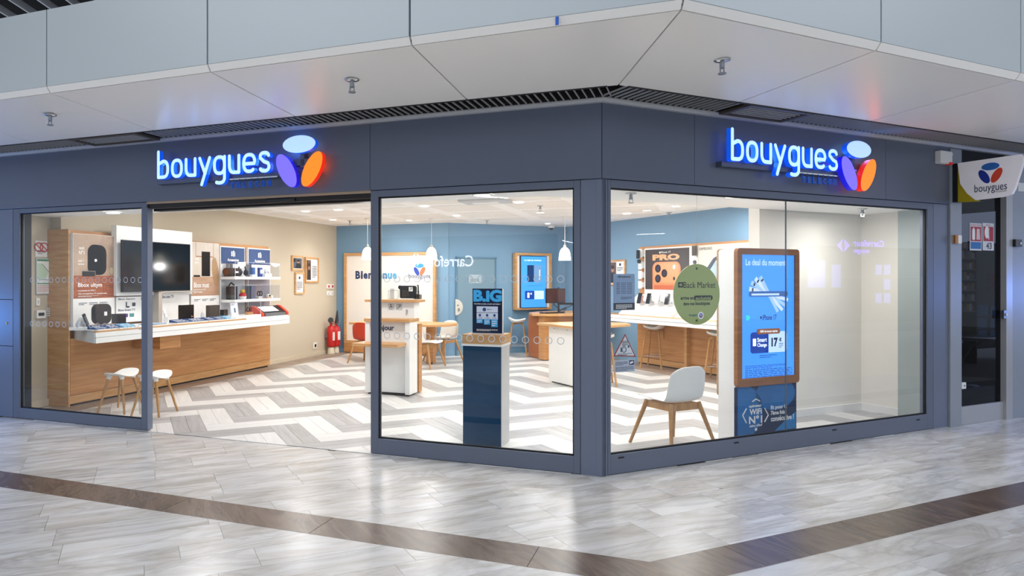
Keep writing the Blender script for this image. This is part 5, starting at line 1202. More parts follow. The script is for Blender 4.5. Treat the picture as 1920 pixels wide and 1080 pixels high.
logo(t, x_, z_, .098, 7.733, [M('wall_logo_sky', '#3a9ada', .5), M('wall_logo_navy', '#2c50b8', .5), M('wall_logo_coral', '#f07850', .5)], .005)
x0, z0, x1, z1_ = tb('L', 7.735, 766, 807, 513, 524); text(t, [('bouygues', (x0, z0, x1, z1_))], 7.735, M('letter_blue_a', '#244f86', .5), name='brand_letters', bold=.0)
# door in the rear wall
d2 = struct('door_2', (lambda b: (cube(b, 2.77, 3.66, 8.47, 8.5, .01, 2.05), b)[1])(B_()), BLUED, 'R', bevel=.003)
bm = B_()
for b in ((2.73, 2.765, .0, 2.09), (3.665, 3.70, .0, 2.09), (2.73, 3.70, 2.055, 2.09)): cube(bm, b[0], b[1], 8.465, 8.5, b[2], b[3])
struct('door_frame', bm, M('door_frame_blue', '#5b809a', .6), 'R', parent=d2)
x_, z_ = px('R', 8.46, 858, 576); 
bm = B_(); prism_y(bm, [(x_-.05, z_-.17)]+[(x_-.05+.17*math.cos(R(-90+k*15)), z_+.17*math.sin(R(-90+k*15))) for k in range(13)], 8.45, 8.47); struct('half_disc_plate', bm, M('pale_plate', '#d4d2c8', .4), 'R', parent=d2)
bm = B_(); cube(bm, x_, x_+.03, 8.42, 8.45, z_-.08, z_-.02); cone(bm, (x_-.0, 8.44, z_+.04), (x_, 8.45, z_+.04), .02, .02); struct('door_handle', bm, STEEL, 'R', parent=d2)
q = rect('R', 8.46, 879, 515, 903, 531); bm = B_(); cube(bm, q[0], q[1], 8.462, 8.468, q[2], q[3]); struct('paper_sign', bm, M('paper_blue_grey', '#a6b8c4', .5), 'R', parent=d2)
bm = B_(); small(bm, q[0]+.03, q[1]-.05, q[2]+.02, q[2]+.10, 4, 8.46); struct('paper_print', bm, M('paper_print', '#5a6a76', .5), 'R', parent=d2)
# framed wall screen
SCR = M('screen_blue', '#3d8df2', .3, emit=.95); SCRP = M('screen_pale', '#b9d4ff', .3, emit=.8); SCRW = M('screen_white', '#eaf2ff', .3, emit=.9); SCRD = M('screen_navy', '#123f9e', .3, emit=.6); SCRT = M('screen_text_navy', '#0a2450', .3, emit=.2)
a = rect('R', 8.40, 963, 473, 1031, 582)
t = thing('wall_screen', 'oak framed screen with one euro phone offer on rear wall', 'screen', 'R', a[0], 8.4, a[2])
ax0, ax1, az0, az1 = 4.10, 5.03, .95, 2.19; fw = .045
bm = B_()
for b in ((ax0, ax1, az0, az0+fw), (ax0, ax1, az1-fw, az1), (ax0, ax0+fw, az0+fw, az1-fw), (ax1-fw, ax1, az0+fw, az1-fw)): cube(bm, b[0], b[1], 8.34, 8.46, b[2], b[3])
finish('frame', bm, WOODH, t); box(t, 'back_panel', ax0+fw, ax1-fw, 8.38, 8.46, az0+fw, az1-fw, WHITE); box(t, 'wall_bracket', ax0+.2, ax1-.2, 8.46, 8.5, 1.2, 1.9, WHITE)
q = rect('R', 8.33, 977, 481, 1024, 576); sx0, sx1 = q[0], q[1]; sz0, sz1 = 1.0, 2.115
box(t, 'screen_housing', sx0-.012, sx1+.012, 8.33, 8.38, sz0-.012, sz1+.012, BLACK); box(t, 'screen', sx0, sx1, 8.326, 8.33, sz0, sz1, SCR)
X = lambda f: sx0+(sx1-sx0)*f; Z = lambda f: sz0+(sz1-sz0)*f; ys = 8.323
text(t, [('Le deal du moment', (X(.13), Z(.91), X(.80), Z(.945))), ('Galaxy S25 FE', (X(.62), Z(.60), X(.63), Z(.6001)))][:1], ys, SCRW, bold=.01)
bm = B_(); prism_y(bm, rrect(X(.24), X(.50), Z(.50), Z(.83), .01), ys, ys+.003); finish('phone_back', bm, M('phone_navy', '#123a72', .3, emit=.3), t)
bm = B_(); prism_y(bm, rrect(X(.50), X(.80), Z(.50), Z(.83), .01), ys, ys+.003); finish('phone_front', bm, M('phone_grey_blue', '#6f97c4', .3, emit=.5), t)
bm = B_()
for k in range(3): prism_y(bm, ell(X(.28), Z(.80-.035*k), .014, .014), ys-.002, ys)
finish('phone_lenses', bm, SCRT, t)
bm = B_(); small(bm, X(.70), X(.76), Z(.54), Z(.74), 9, ys-.002); finish('vertical_caption', bm, SCRW, t)
text(t, [('SAMSUNG Galaxy S25 FE', (X(.25), Z(.42), X(.82), Z(.435)))], ys, SCRT, name='caption')
bm = B_(); prism_y(bm, rrect(X(.15), X(.52), Z(.16), Z(.325), .015), ys, ys+.003); finish('price_field', bm, SCRD, t)
bm = B_(); prism_y(bm, rrect(X(.50), X(.90), Z(.16), Z(.325), .015), ys+.001, ys+.003); finish('price_field_pale', bm, SCRP, t)
text(t, [('1', (X(.24), Z(.19), X(.32), Z(.29))), ('€', (X(.35), Z(.25), X(.42), Z(.29)))], ys-.002, SCRW, name='price', bold=.05)
# smoke camera, back desk, monitor
q0 = hz('R', .93, 984, 590); 
t = thing('service_desk', 'oak service desk with boxed oak leg before the rear wall', 'desk', 'R', 4.2, 7.2, .006)
bm = B_(); prism_z(bm, [(3.95, 7.55), (3.75, 7.1), (4.0, 6.75), (5.2, 6.55), (5.5, 6.6), (5.5, 7.9), (4.4, 7.9)], .89, .935); finish('tabletop', bm, WOODH, t, bevel=.003)
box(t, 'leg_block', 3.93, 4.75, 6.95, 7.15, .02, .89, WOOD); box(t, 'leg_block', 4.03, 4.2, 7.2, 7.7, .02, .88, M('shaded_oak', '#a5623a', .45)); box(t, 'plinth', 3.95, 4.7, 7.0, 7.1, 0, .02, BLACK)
t = thing('computer_monitor', 'black monitor on an arm standing on the service desk', 'monitor', 'R', 4.6, 7.2, .936)
q = rect('R', 7.0, 1024, 541, 1060, 568)
bm = B_(); cube(bm, q[0], q[1], 7.0, 7.03, q[2], q[3]); finish('housing', bm, BLACK, t, bevel=.003)
box(t, 'screen', q[0]+.01, q[1]-.01, 6.996, 7.0, q[2]+.012, q[3]-.01, M('dim_screen', '#3a2020', .3, emit=.15, var=.7, scale=9))
xm = q[1]-.12; bm = B_(); tubep(bm, [(xm, 7.06, .94), (xm, 7.06, 1.45)], .02, 8); tubep(bm, [(xm, 7.06, 1.12), (xm+.5, 6.98, 1.12)], .022, 8); finish('arm', bm, BLACK, t)
bm = B_(); tubep(bm, [(xm-.25, 7.03, 1.3), (xm-.1, 7.06, 1.1), (xm+.0, 7.0, 1.0), (xm+.15, 7.0, 1.05), (xm+.1, 7.02, .96), (xm-.05, 7.0, .96), (xm+.3, 7.0, 1.1)], .008, 6); finish('cables', bm, BLACK, t)
t = thing('keyboard', 'black keyboard lying on the service desk under the monitor', 'keyboard', 'R', 4.3, 6.95, .936)
bm = B_(); x_ = hz('R', .936, 1005, 588)[0]; cube(bm, 3.98, 4.42, 6.93, 7.06, .936, .952); finish('body', bm, BLACK, t, bevel=.003)
bm = B_()
for i in range(12):
    for j in range(3): cube(bm, 4.0+i*.034, 4.026+i*.034, 6.94+j*.036, 6.968+j*.036, .952, .957)
finish('keys', bm, M('key_grey', '#26272b', .5), t)
t = thing('computer_mouse', 'black mouse left of the keyboard on the service desk', 'mouse', 'R', 3.9, 7.0, .936)
bm = B_(); lathe(bm, [(0, 0), (.04, 0), (.038, .02), (.02, .035), (0, .037)]); finish('body', bm, BLACK, t, absolute=False); bm = B_(); cone(bm, (0, -.02, .03), (0, -.005, .036), .005, .005, 8); finish('wheel', bm, GREY, t, absolute=False)
# white counter with oak top
t = thing('white_counter', 'white counter with oak top crossing behind the corner post', 'counter', 'R', 2.8, 4.0, .006)
box(t, 'body', 2.47, 2.66, 3.75, 4.55, .03, .885, WHITE, bevel=.003); box(t, 'plinth', 2.5, 2.64, 3.8, 4.5, 0, .03, BLACK)
qa = hz('R', .92, 1018, 604); qb = hz('R', .92, 1175, 606)
bm = B_(); prism_z(bm, [(2.36, 4.72), (2.36, 3.78), (3.06, 3.72), (3.5, 3.86), (3.64, 4.12), (3.4, 4.72)], .888, .925); finish('top', bm, WOODH, t, bevel=.003)
bm = B_()
for k in range(3): cone(bm, (2.466, 4.4-k*.35, .85), (2.47, 4.4-k*.35, .85), .008, .008, 8)
finish('screw', bm, STEEL, t)
# blue pedestal with stand-up poster
t = thing('dark_blue_pedestal', 'tall dark blue pedestal with oak top just behind the middle window', 'pedestal', 'L', -1.2, .75, .006)
box(t, 'front_panel', -1.40, -1.02, .62, .64, .01, .965, TEAL); box(t, 'body', -1.40, -1.02, .64, .93, .0, .965, GREYL, bevel=.002)
box(t, 'top', -1.405, -1.015, .615, .935, .985, 1.075, WOODH, bevel=.002); box(t, 'white_rim', -1.41, -1.01, .61, .94, .965, .985, WHITE)
a = rect('L', .72, 886, 541, 942, 622)
t = thing('tabletop_poster', 'dark blue offer poster with big pale blue letters on the pedestal', 'poster', 'L', a[0], .72, 1.076)
bx0, bx1 = a[0], a[1]; z0, z1_ = 1.085, a[3]
box(t, 'board', bx0, bx1, .72, .728, z0, z1_, M('poster_navy', '#0c1c3c', .25)); box(t, 'foot', bx0, bx1, .69, .78, 1.076, 1.085, M('acrylic_edge', '#c9ced6', .2)); box(t, 'edge', bx1, bx1+.006, .715, .732, 1.085, z1_, WHITE)
X = lambda f: bx0+(bx1-bx0)*f; Z = lambda f: z0+(z1_-z0)*f; ys = .7185
text(t, [('B.iG', (X(.03), Z(.70), X(.98), Z(.975)))], ys, M('sky_print', '#38a8e6', .4), name='headline', bold=.055)
text(t, [('Une ligne en plus, un prix qui baisse !', (X(.06), Z(.635), X(.94), Z(.67)))], ys, WL, name='caption', bold=.02)
bm = B_(); cube(bm, X(.14), X(.85), ys, .72, Z(.465), Z(.60)); cube(bm, X(.14), X(.85), ys, .72, Z(.31), Z(.455)); finish('white_fields', bm, M('field_lilac', '#cfd8ea', .4), t)
bm = B_()
for k, d in enumerate((.22, .19, .14)): cube(bm, X(.14+.245*k), X(.345+.25*k), ys-.001, .72, Z(d), Z(.31))
finish('blue_fields', bm, MATS['sky_print'], t)
text(t, [('Bbox', (X(.50), Z(.52), X(.65), Z(.55))), ('1 forfait', (X(.18), Z(.33), X(.33), Z(.35))), ('2 forfaits', (X(.41), Z(.33), X(.58), Z(.35))), ('3 forfaits', (X(.66), Z(.33), X(.82), Z(.35)))], ys-.001, NAVYT, name='field_text')
bm = B_(); prism_y(bm, ell(X(.40), Z(.53), .018, .018), ys-.001, ys)
for k in range(3): prism_y(bm, ell(X(.25+.245*k), Z(.40), .012, .014), ys-.001, ys)
finish('icons', bm, BRN, t)
bm = B_()
for k, d in enumerate((.22, .19, .14)): small(bm, X(.17+.245*k), X(.32+.25*k), Z(d+.01), Z(.29), 3, ys-.002)
small(bm, X(.14), X(.85), Z(.04), Z(.09), 3, ys); finish('small_print', bm, WL, t)

# ================================================================== RIGHT DISPLAY WALL (frame B)
t = thing('phone_display_unit', 'oak backed wall unit with phone displays on right blue wall', 'display unit', 'B', -5.9, 5.45, .006)
B0, B1 = -5.94, -2.2
box(t, 'backboard', B0, B1, 5.44, 5.5, .10, 2.235, WOOD); box(t, 'base_panel', B0+.02, B1, 5.38, 5.44, .14, .86, WOOD); box(t, 'kick_rail', B0+.02, B1, 5.39, 5.44, .03, .13, WOODH); box(t, 'plinth', B0+.05, B1, 5.40, 5.44, 0, .03, BLACK)
box(t, 'divider', -4.62, -4.56, 5.30, 5.44, .10, .86, WOODH)
t = thing('phone_worktop', 'white fronted worktop on the right wall carrying the phone panels', 'worktop', 'B', -5.9, 5.0, .9)
box(t, 'body', -5.85, -2.2, 4.74, 5.38, .86, .94, WHITE2)
box(t, 'front_upper', -5.95, -2.2, 4.70, 4.74, .90, .955, WHITE, bevel=.001)
for k in range(4): box(t, 'drawer_front', -5.95+k*.95+.003, -5.95+(k+1)*.95-.003 if k < 3 else -2.2, 4.69, 4.74, .835, .893, WHITE, bevel=.001)
box(t, 'top', -5.95, -2.2, 4.72, 5.44, .945, .96, WOODH)
# posters
q = [px('B', 5.40, 1210, 500)[0], px('B', 5.40, 1292, 500)[0]]
t = thing('orange_phone_poster', 'dark poster of an orange phone with three lenses on right wall', 'poster', 'B', q[0], 5.4, 1.35)
box(t, 'board', q[0]-.03, q[1]+.20, 5.405, 5.44, .97, 2.195, POSTW)
pz0 = px('B', 5.40, 1250, 543)[1]; pz1 = 2.17
box(t, 'dark_print', q[0], q[1], 5.40, 5.405, pz0, pz1, M('print_brown_black', '#33221f', .4))
X = lambda f: q[0]+(q[1]-q[0])*f; Z = lambda f: pz0+(pz1-pz0)*f; yp = 5.397
ORP = M('print_orange', '#e88a55', .35); ORD = M('print_orange_dark', '#c8643a', .35)
text(t, [('iPhone 17', (X(.37), Z(.895), X(.60), Z(.94)))], yp, WL, bold=.01)
bm = B_(); prism_y(bm, ell(X(.35), Z(.915), .014, .018), yp, yp+.002); finish('fruit_mark', bm, WL, t)
text(t, [('PRO', (X(.18), Z(.72), X(.80), Z(.87)))], yp-.001, M('print_peach', '#f0a878', .35), name='headline', bold=.06)
bm = B_(); prism_y(bm, rrect(X(.18), X(.82), Z(0), Z(.68), .12)[:12]+[(X(.18), Z(.0)), (X(.82), Z(.0))], yp-.001, yp+.002); finish('phone_print', bm, ORP, t)
bm = B_(); prism_y(bm, rrect(X(.22), X(.78), Z(.17), Z(.65), .10), yp-.002, yp-.001); finish('camera_plateau', bm, M('print_orange_light', '#f09a66', .35), t)
bm = B_(); cube(bm, X(.22), X(.78), yp-.002, yp-.001, Z(.0), Z(.11)); finish('lower_back', bm, ORD, t)
for fx, fz in ((.31, .52), (.46, .40), (.31, .27)):
    bm = B_(); prism_y(bm, ell(X(fx), Z(fz), .075, .075), yp-.004, yp-.002); finish('lens', bm, M('lens_black', '#150f14', .2), t)
    bm = B_(); prism_y(bm, ell(X(fx), Z(fz), .045, .045), yp-.005, yp-.004); finish('lens_glass', bm, M('lens_purple', '#3a2c44', .1), t)
bm = B_(); prism_y(bm, ell(X(.68), Z(.55), .032, .04), yp-.004, yp-.002); finish('flash', bm, WL, t)
bm = B_(); prism_y(bm, ell(X(.68), Z(.27), .025, .032), yp-.004, yp-.002); finish('sensor', bm, MATS['lens_black'], t)
q2 = [px('B', 5.42, 1308, 500)[0], -2.25]
t = thing('folding_phone_poster', 'pale poster with dark folding phone edge behind the round sign', 'poster', 'B', q2[0], 5.4, 1.35)
box(t, 'board', q2[0], q2[1], 5.405, 5.44, .97, 2.195, M('poster_pale', '#ddd8cf', .4))
x0, z0, x1, z1_ = tb('B', 5.40, 1311, 1335, 463.5, 468.5); text(t, [('SAMSUNG', (x0, z0, x1, z1_))], 5.402, BLACK, bold=.03)
bpt = lambda u, v: px('B', 5.40, u, v)
poly(t, 'phone_edge', [bpt(1322, 508), bpt(1338, 484), bpt(1352, 476), bpt(1352, 482), bpt(1341, 489), bpt(1330, 508)], 5.395, 5.405, M('print_slate', '#3c465c', .3))
poly(t, 'phone_screen', [bpt(1330, 508), bpt(1341, 490), bpt(1354, 496), bpt(1354, 575), bpt(1310, 575)], 5.398, 5.405, M('print_iridescent', '#a9c4d2', .3, var=.25, scale=3))
# sloped phone desks with phones
def slope_panel(xa, xb, label, phs):
    t = thing('phone_rack', label, 'display stand', 'B', xa, 5.1, .961)
    bm = B_(); wedge(bm, xa, xb, [(4.88, .961), (5.40, .961), (5.40, 1.32), (5.34, 1.33), (4.88, .975)]); bmesh.ops.recalc_face_normals(bm, faces=bm.faces); finish('slope', bm, WHITE, t)
    bm = B_()
    for k in range(int((xb-xa)/.1)): xx = xa+.04+k*.1; v = [bm.verts.new(p) for p in ((xx, 4.905, .998), (xx+.06, 4.905, .998), (xx+.06, 4.94, 1.025), (xx, 4.94, 1.025))]; bm.faces.new(v)
    finish('price_tags', bm, GREYL, t); return t
slope_panel(-5.86, -4.5, 'sloping white rack with four phones under the orange poster', 4)
slope_panel(-4.4, -2.3, 'sloping white rack behind round sign and totem', 4)
for i, (u, c) in enumerate(((1207, '#3a2420'), (1224, '#4a4a48'), (1241, '#a9a6a2'), (1259, '#2e3236'))):
    x = px('B', 5.15, u, 565)[0]; t = thing('display_phone', 'phone on the sloping rack, %s, %s' % (('dark brown', 'dark grey', 'silver', 'near black')[i], ('leftmost of four', 'second from left', 'third from left', 'beside the round sign')[i]), 'phone', 'B', x, 5.1, 1.16)
    bm = B_(); prism_y(bm, rrect(-.055, .045, -.01, .19, .014), -.075, -.062); finish('body', bm, M('phone_'+c[1:], c, .25, .3), t, absolute=False)
    bm = B_(); prism_y(bm, rrect(-.045, .035, .0, .18, .01), -.077, -.075); finish('screen', bm, BLACKG if i != 2 else GREYL, t, absolute=False)
    bm = B_(); cone(bm, (.0, -.062, .08), (.0, .1, .03), .014, .02, 10); finish('holder', bm, CHROME, t, absolute=False)
    bm = B_(); prism_y(bm, rrect(.05, .075, .0, .15, .01), -.06, -.05); finish('side_unit', bm, M('rose_metal', '#b06a5a', .3, .6) if i == 0 else CHROME, t, absolute=False); t.root.rotation_euler = (R(-14), 0, ANG['B'])
# hooks with hanging accessories at the left edge
for i, (v0, v1) in enumerate(((467, 483), (489, 505), (508, 523), (527, 541))):
    a = rect('B', 5.38, 1198, v0, 1204, v1); t = thing('hanging_pack', 'white blister pack left of the orange phone poster, %s' % ('topmost of four', 'second from top', 'third from top', 'lowest of four')[i], 'pack', 'B', a[0], 5.38, a[2])
    box(t, 'pack', a[0], a[1], 5.36, 5.38, a[2], a[3], WHITE2, bevel=.003); box(t, 'backing', a[0]+.005, a[1]+.03, 5.38, 5.42, a[2]+.02, a[3]-.02, GREYL)
a = rect('B', 5.30, 1193, 469, 1197, 485); t = thing('black_handset_pack', 'black narrow pack at the far upper left of the phone wall', 'pack', 'B', a[0], 5.3, a[2]); box(t, 'pack', a[0], a[1], 5.3, 5.33, a[2], a[3], BLACK); bm = B_(); cone(bm, (a[0]+.05, 5.31, a[2]-.05), (a[0]+.05, 5.34, a[2]-.05), .04, .04); finish('charger', bm, BLACK, t)
a = rect('B', 5.36, 1297, 461, 1304, 479); t = thing('dark_wallet_pack', 'dark brown wallet case hanging right of the orange phone poster', 'pack', 'B', a[0], 5.36, a[2]); box(t, 'case', a[0], a[1], 5.36, 5.39, a[2], a[3], M('wallet_brown', '#4a3f34', .5), bevel=.003); box(t, 'clip', a[0]+.02, a[1]-.02, 5.39, 5.44, a[2]+.1, a[3]-.05, GREYL)
a = rect('B', 5.36, 1298, 488, 1304, 495); t = thing('ring_holder_pack', 'small black disc pack right of the orange poster', 'pack', 'B', a[0], 5.36, a[2]); box(t, 'card', a[0]-.02, a[1]+.02, 5.385, 5.40, a[2]-.05, a[3]+.05, WHITE2); bm = B_(); cone(bm, ((a[0]+a[1])/2, 5.37, (a[2]+a[3])/2), ((a[0]+a[1])/2, 5.385, (a[2]+a[3])/2), .035, .035); finish('disc', bm, BLACK, t)
t, X, Z = framed('B', 5.495, 1138, 488, 1174, 535, 'oak framed portrait and text on the blue right wall beside the corner post', PH2, .035, (.04, .52, .03, .97))
bm = B_(); small(bm, X(.58), X(.92), Z(.55), Z(.75), 3, 5.48); prism_y(bm, ell(X(.75), Z(.86), .03, .03), 5.48, 5.482); finish('print', bm, NAVYT, t)

# ================================================================== WINDOW STICKERS AND HANGING SIGN (frame R)
def glass_sheet(u0, v0, u1, v1, name, label, cat, mat):
    a = rect('R', .034, u0, v0, u1, v1); t = thing(name, label, cat, 'R', a[0], .034, a[2]); box(t, 'sheet', a[0], a[1], .033, .035, a[2], a[3], mat); return t, (lambda f: a[0]+(a[1]-a[0])*f), (lambda f: a[2]+(a[3]-a[2])*f)
t, X, Z = glass_sheet(1150, 513.5, 1190, 581, 'opening_hours_sheet', 'blue-grey opening hours sheet on the right window beside the post', 'notice', M('hours_blue', '#8ba4c6', .5))
ys = .0325
box(t, 'dark_foot', X(0), X(1), ys, .033, Z(0), Z(.20), M('hours_navy', '#131e34', .5))
text(t, [('«Bonjour»', (X(.18), Z(.885), X(.80), Z(.95)))], ys, BLACK, bold=.04)
bm = B_()
for r__ in range(7):
    cube(bm, X(.14), X(.30), ys, ys+.0005, Z(.74-.047*r__), Z(.755-.047*r__))
    for c__ in range(8): cube(bm, X(.36+.06*c__+(.04 if c__ > 3 else 0)), X(.395+.06*c__+(.04 if c__ > 3 else 0)), ys, ys+.0005, Z(.737-.047*r__), Z(.758-.047*r__))
small(bm, X(.34), X(.88), Z(.29), Z(.37), 3, ys); finish('hours_table', bm, NAVYT, t)
bm = B_(); small(bm, X(.12), X(.88), Z(.03), Z(.16), 4, ys-.0006, h=.5); finish('foot_print', bm, WL, t)
# triangle warning
P0 = px('R', .034, 1172, 626); P1 = px('R', .034, 1150, 668); P2 = px('R', .034, 1192, 669)
t = thing('warning_triangle', 'white triangular warning sticker with red border on the right window', 'sticker', 'R', P1[0], .034, P1[1])
def tri(k):
    c = ((P0[0]+P1[0]+P2[0])/3, (P0[1]+P1[1]+P2[1])/3); return [(c[0]+(p[0]-c[0])*k, c[1]+(p[1]-c[1])*k) for p in (P0, P1, P2)]
poly(t, 'red_border', tri(1), .033, .035, M('deep_red', '#a01a20', .5)); poly(t, 'white_field', tri(.86), .032, .033, M('sticker_white', '#dfe3ea', .5))
cx_, cz_ = tri(0)[0]
bm = B_(); small(bm, cx_-.03, cx_+.03, cz_+.02, cz_+.07, 4, .031); small(bm, cx_-.075, cx_+.075, cz_-.055, cz_-.035, 2, .031); finish('print', bm, BLACK, t)
bm = B_(); tubep(bm, [(cx_-.01+.022*math.cos(R(k*30)), .031, cz_-.005+.022*math.sin(R(k*30))) for k in range(13)], .003, 4); cube(bm, cx_-.045, cx_-.035, .031, .032, cz_-.025, cz_+.015); cube(bm, cx_+.03, cx_+.045, .031, .032, cz_+.01, cz_+.03); finish('pictogram', bm, NAVYT, t)
t, X, Z = glass_sheet(1152, 676, 1190, 696, 'camera_notice', 'small pale camera surveillance sticker below the triangle', 'sticker', M('sticker_grey', '#b9c2d4', .5))
bm = B_(); small(bm, X(.05), X(.65), Z(.55), Z(.88), 3, ys); small(bm, X(.05), X(.95), Z(.08), Z(.45), 4, ys); finish('print', bm, NAVYT, t)
poly(t, 'camera_icon', [(X(.72), Z(.55)), (X(.97), Z(.55)), (X(.97), Z(.95)), (X(.72), Z(.95))], ys, .033, M('icon_violet', '#3a2a6a', .5)); poly(t, 'camera_shape', [(X(.76), Z(.62)), (X(.93), Z(.74)), (X(.90), Z(.88)), (X(.76), Z(.80))], ys-.001, ys, WL)
# round green sign
cxg, czg = px('R', .12, 1306, 552); gx0 = px('R', .12, 1263, 552)[0]; gx1 = px('R', .12, 1349.5, 552)[0]; rg = (gx1-gx0)/2; cxg = (gx0+gx1)/2
t = thing('round_hanging_sign', 'round olive green sign hanging behind the right window', 'sign', 'R', cxg, .12, czg-rg)
bm = B_(); prism_y(bm, ell(cxg, czg, rg, rg, 0, 64), .12, .126); finish('disc', bm, M('olive_board', '#a3b26c', .35), t)
ys = .1185
def gtb(u0, u1, vt, vb): return tb('R', .12, u0, u1, vt, vb)
x0, z0, x1, z1_ = gtb(1271.5, 1281, 529, 539); poly(t, 'chevron_box', [(x0, z0), (x1, z0), (x1, z1_), (x0, z1_)], ys, .12, BLACK)
GRB = M('board_green_print', '#a3b26c', .4)
text(t, [('«', (x0+.008, z0+.012, x1-.008, z1_-.012))], ys-.0006, GRB, name='chevrons', bold=.03)
text(t, [('Back Market', gtb(1281.5, 1341, 528.5, 540)), ('arrive en', gtb(1276, 1300, 555.5, 562)), ('dans vos', gtb(1281, 1302, 566, 572.5)), ('boutiques', gtb(1304, 1331, 565, 574))], ys, BLACK, bold=.02)
x0, z0, x1, z1_ = gtb(1301, 1336, 554, 563); poly(t, 'pill', rrect(x0, x1, z0, z1_, (z1_-z0)*.48), ys, .12, BLACK)
text(t, [('exclusivité', gtb(1304, 1333, 555.5, 562.5))], ys-.0006, GRB, name='pill_text', bold=.02, italic=.2)
text(t, [('bouygues', gtb(1292, 1307, 588, 594))], ys, M('teal_print', '#0a5a80', .4), name='brand_letters')
cl, cz2 = px('R', .12, 1314, 591.5); bm = B_(); prism_y(bm, ell(cl, cz2, .033, .033), ys, .12); finish('badge', bm, WL, t)
logo(t, cl, cz2, .016, ys-.001, [MATS['logo_blue'], MATS['logo_navy'], M('dark_red_print', '#8a2020', .4)], .0008)
for v in (503.5, 601):
    x_, z_ = px('R', .12, 1306, v); bm = B_(); cone(bm, (x_, .115, z_), (x_, .12, z_), .011, .011, 12); finish('fixing', bm, M('dark_olive', '#4a5a20', .5), t)
bm = B_(); cube(bm, cxg-.0012, cxg+.0012, .1225, .1235, czg+rg-.01, 2.40); finish('thread', bm, M('clear_thread', '#b8bcb8', .3), t)

# ================================================================== TOTEM (frame R)
yT = .35
q = rect('R', yT, 1383, 462, 1499, 722); tx0, tx1 = q[0], q[1]
ztop = 1.912
t = thing('advertising_totem', 'tall white totem with oak framed blue phone offer screen', 'totem', 'R', (tx0+tx1)/2, .47, .006)
bm = B_(); prism_y(bm, rrect(tx0+.01, tx1-.01, .0, ztop-.01, .03), yT+.04, .60); finish('body', bm, WHITE, t)
bm = B_(); prism_y(bm, rrect(tx0+.004, tx1-.004, .44, ztop-.003, .03), .60, .615); finish('back_edge', bm, WOODH, t)
zf0 = px('R', yT, 1440, 722)[1]; fw = .062
zf1 = ztop
bm = B_()
outer = rrect(tx0, tx1, zf0, zf1, .035, 6); innr = rrect(tx0+fw, tx1-fw, zf0+fw*1.3, zf1-fw, .002, 6)
vo = [[bm.verts.new((p[0], y_, p[1])) for p in outer] for y_ in (yT, yT+.045)]; vi = [[bm.verts.new((p[0], y_, p[1])) for p in innr] for y_ in (yT, yT+.045)]
n = len(outer)
for i in range(n):
    j = (i+1) % n
    for f in ((vo[0][i], vi[0][i], vi[0][j], vo[0][j]), (vo[0][i], vo[0][j], vo[1][j], vo[1][i]), (vi[0][i], vi[1][i], vi[1][j], vi[0][j])): bm.faces.new(f)
bmesh.ops.recalc_face_normals(bm, faces=bm.faces); finish('oak_frame', bm, grain('dark_oak', '#8a5a38', '#a87248', .4, (1.6, 1.6, 22)), t)
sx0, sx1, sz0, sz1 = tx0+fw, tx1-fw, zf0+fw*1.3, zf1-fw
box(t, 'screen', sx0, sx1, yT+.014, yT+.03, sz0, sz1, SCR)
ys = yT+.012
def ttb(u0, u1, vt, vb): return tb('R', ys, u0, u1, vt, vb)
text(t, [('Le deal du moment', ttb(1398, 1473, 486, 498))], ys, SCRP, name='headline', bold=.02)
text(t, [('iPhone 17', ttb(1430, 1456, 590, 600))], ys, SCRT, name='product_name', bold=.015)
bm = B_(); x_, z_ = px('R', ys, 1427, 595.5); prism_y(bm, ell(x_, z_, .011, .014), ys, ys+.002); finish('fruit_mark', bm, SCRT, t)
bm = B_(); x_, z_ = px('R', ys, 1402, 596); prism_y(bm, [(x_-.02, z_-.025), (x_+.015, z_-.025), (x_+.035, z_), (x_+.015, z_+.025), (x_-.02, z_+.025)], ys, ys+.002); finish('efficiency_arrow', bm, M('screen_teal', '#30c8c8', .3, emit=.8), t)
pvx, pvz = px('R', ys, 1442, 552)
for k, (ang, s_) in enumerate(((12, .29), (26, .285), (40, .26), (55, .225))):
    d = Vector((-math.cos(R(ang)), math.sin(R(ang)))); nn = Vector((-d[1], d[0]))*.016
    p0 = Vector((pvx, pvz))-d*s_*.95; p1 = Vector((pvx, pvz))+d*s_*.95
    poly(t, 'fanned_phone', [tuple(p0+nn), tuple(p1+nn*1.4), tuple(p1-nn*1.4), tuple(p0-nn)], ys-.0004*k, ys+.002, M(('screen_silver', 'screen_mint')[k % 2], ('#c8d8f4', '#9cc0e6')[k % 2], .3, emit=.75))
    e = p1-d*.03; bm = B_()
    for w_ in (-.012, .012): prism_y(bm, ell(e[0]-d[0]*.012+nn[0]*.5*(1 if w_ > 0 else -1), e[1]-d[1]*.012+nn[1]*.5*(1 if w_ > 0 else -1), .010, .010), ys-.004, ys-.003)
    finish('phone_lens', bm, SCRT, t)
x0, z0, x1, z1_ = ttb(1404, 1476, 545, 555); z0, z1_ = px('R', ys, 1440, 556)[1], px('R', ys, 1440, 546)[1]
poly(t, 'level_phone', rrect(x0, x1, z0, z1_, .02), ys-.005, ys-.003, M('screen_steel_blue', '#3464a8', .3, emit=.5)); poly(t, 'level_phone_light', rrect(x0+.03, x1-.12, z0+.012, z1_-.022, .006), ys-.006, ys-.005, SCRP)
x0, z0, x1, z1_ = ttb(1407, 1475, 622, 661); xm = px('R', ys, 1440.5, 640)[0]
poly(t, 'offer_field_white', rrect(x0, x1, z0, z1_, .03), ys-.001, ys+.002, SCRP); poly(t, 'offer_field_blue', rrect(x0, xm, z0, z1_, .03), ys-.003, ys+.002, SCRD)
poly(t, 'offer_field_blue_edge', [(xm-.05, z0), (xm, z0), (xm, z1_), (xm-.05, z1_)], ys-.003, ys+.002, SCRD)
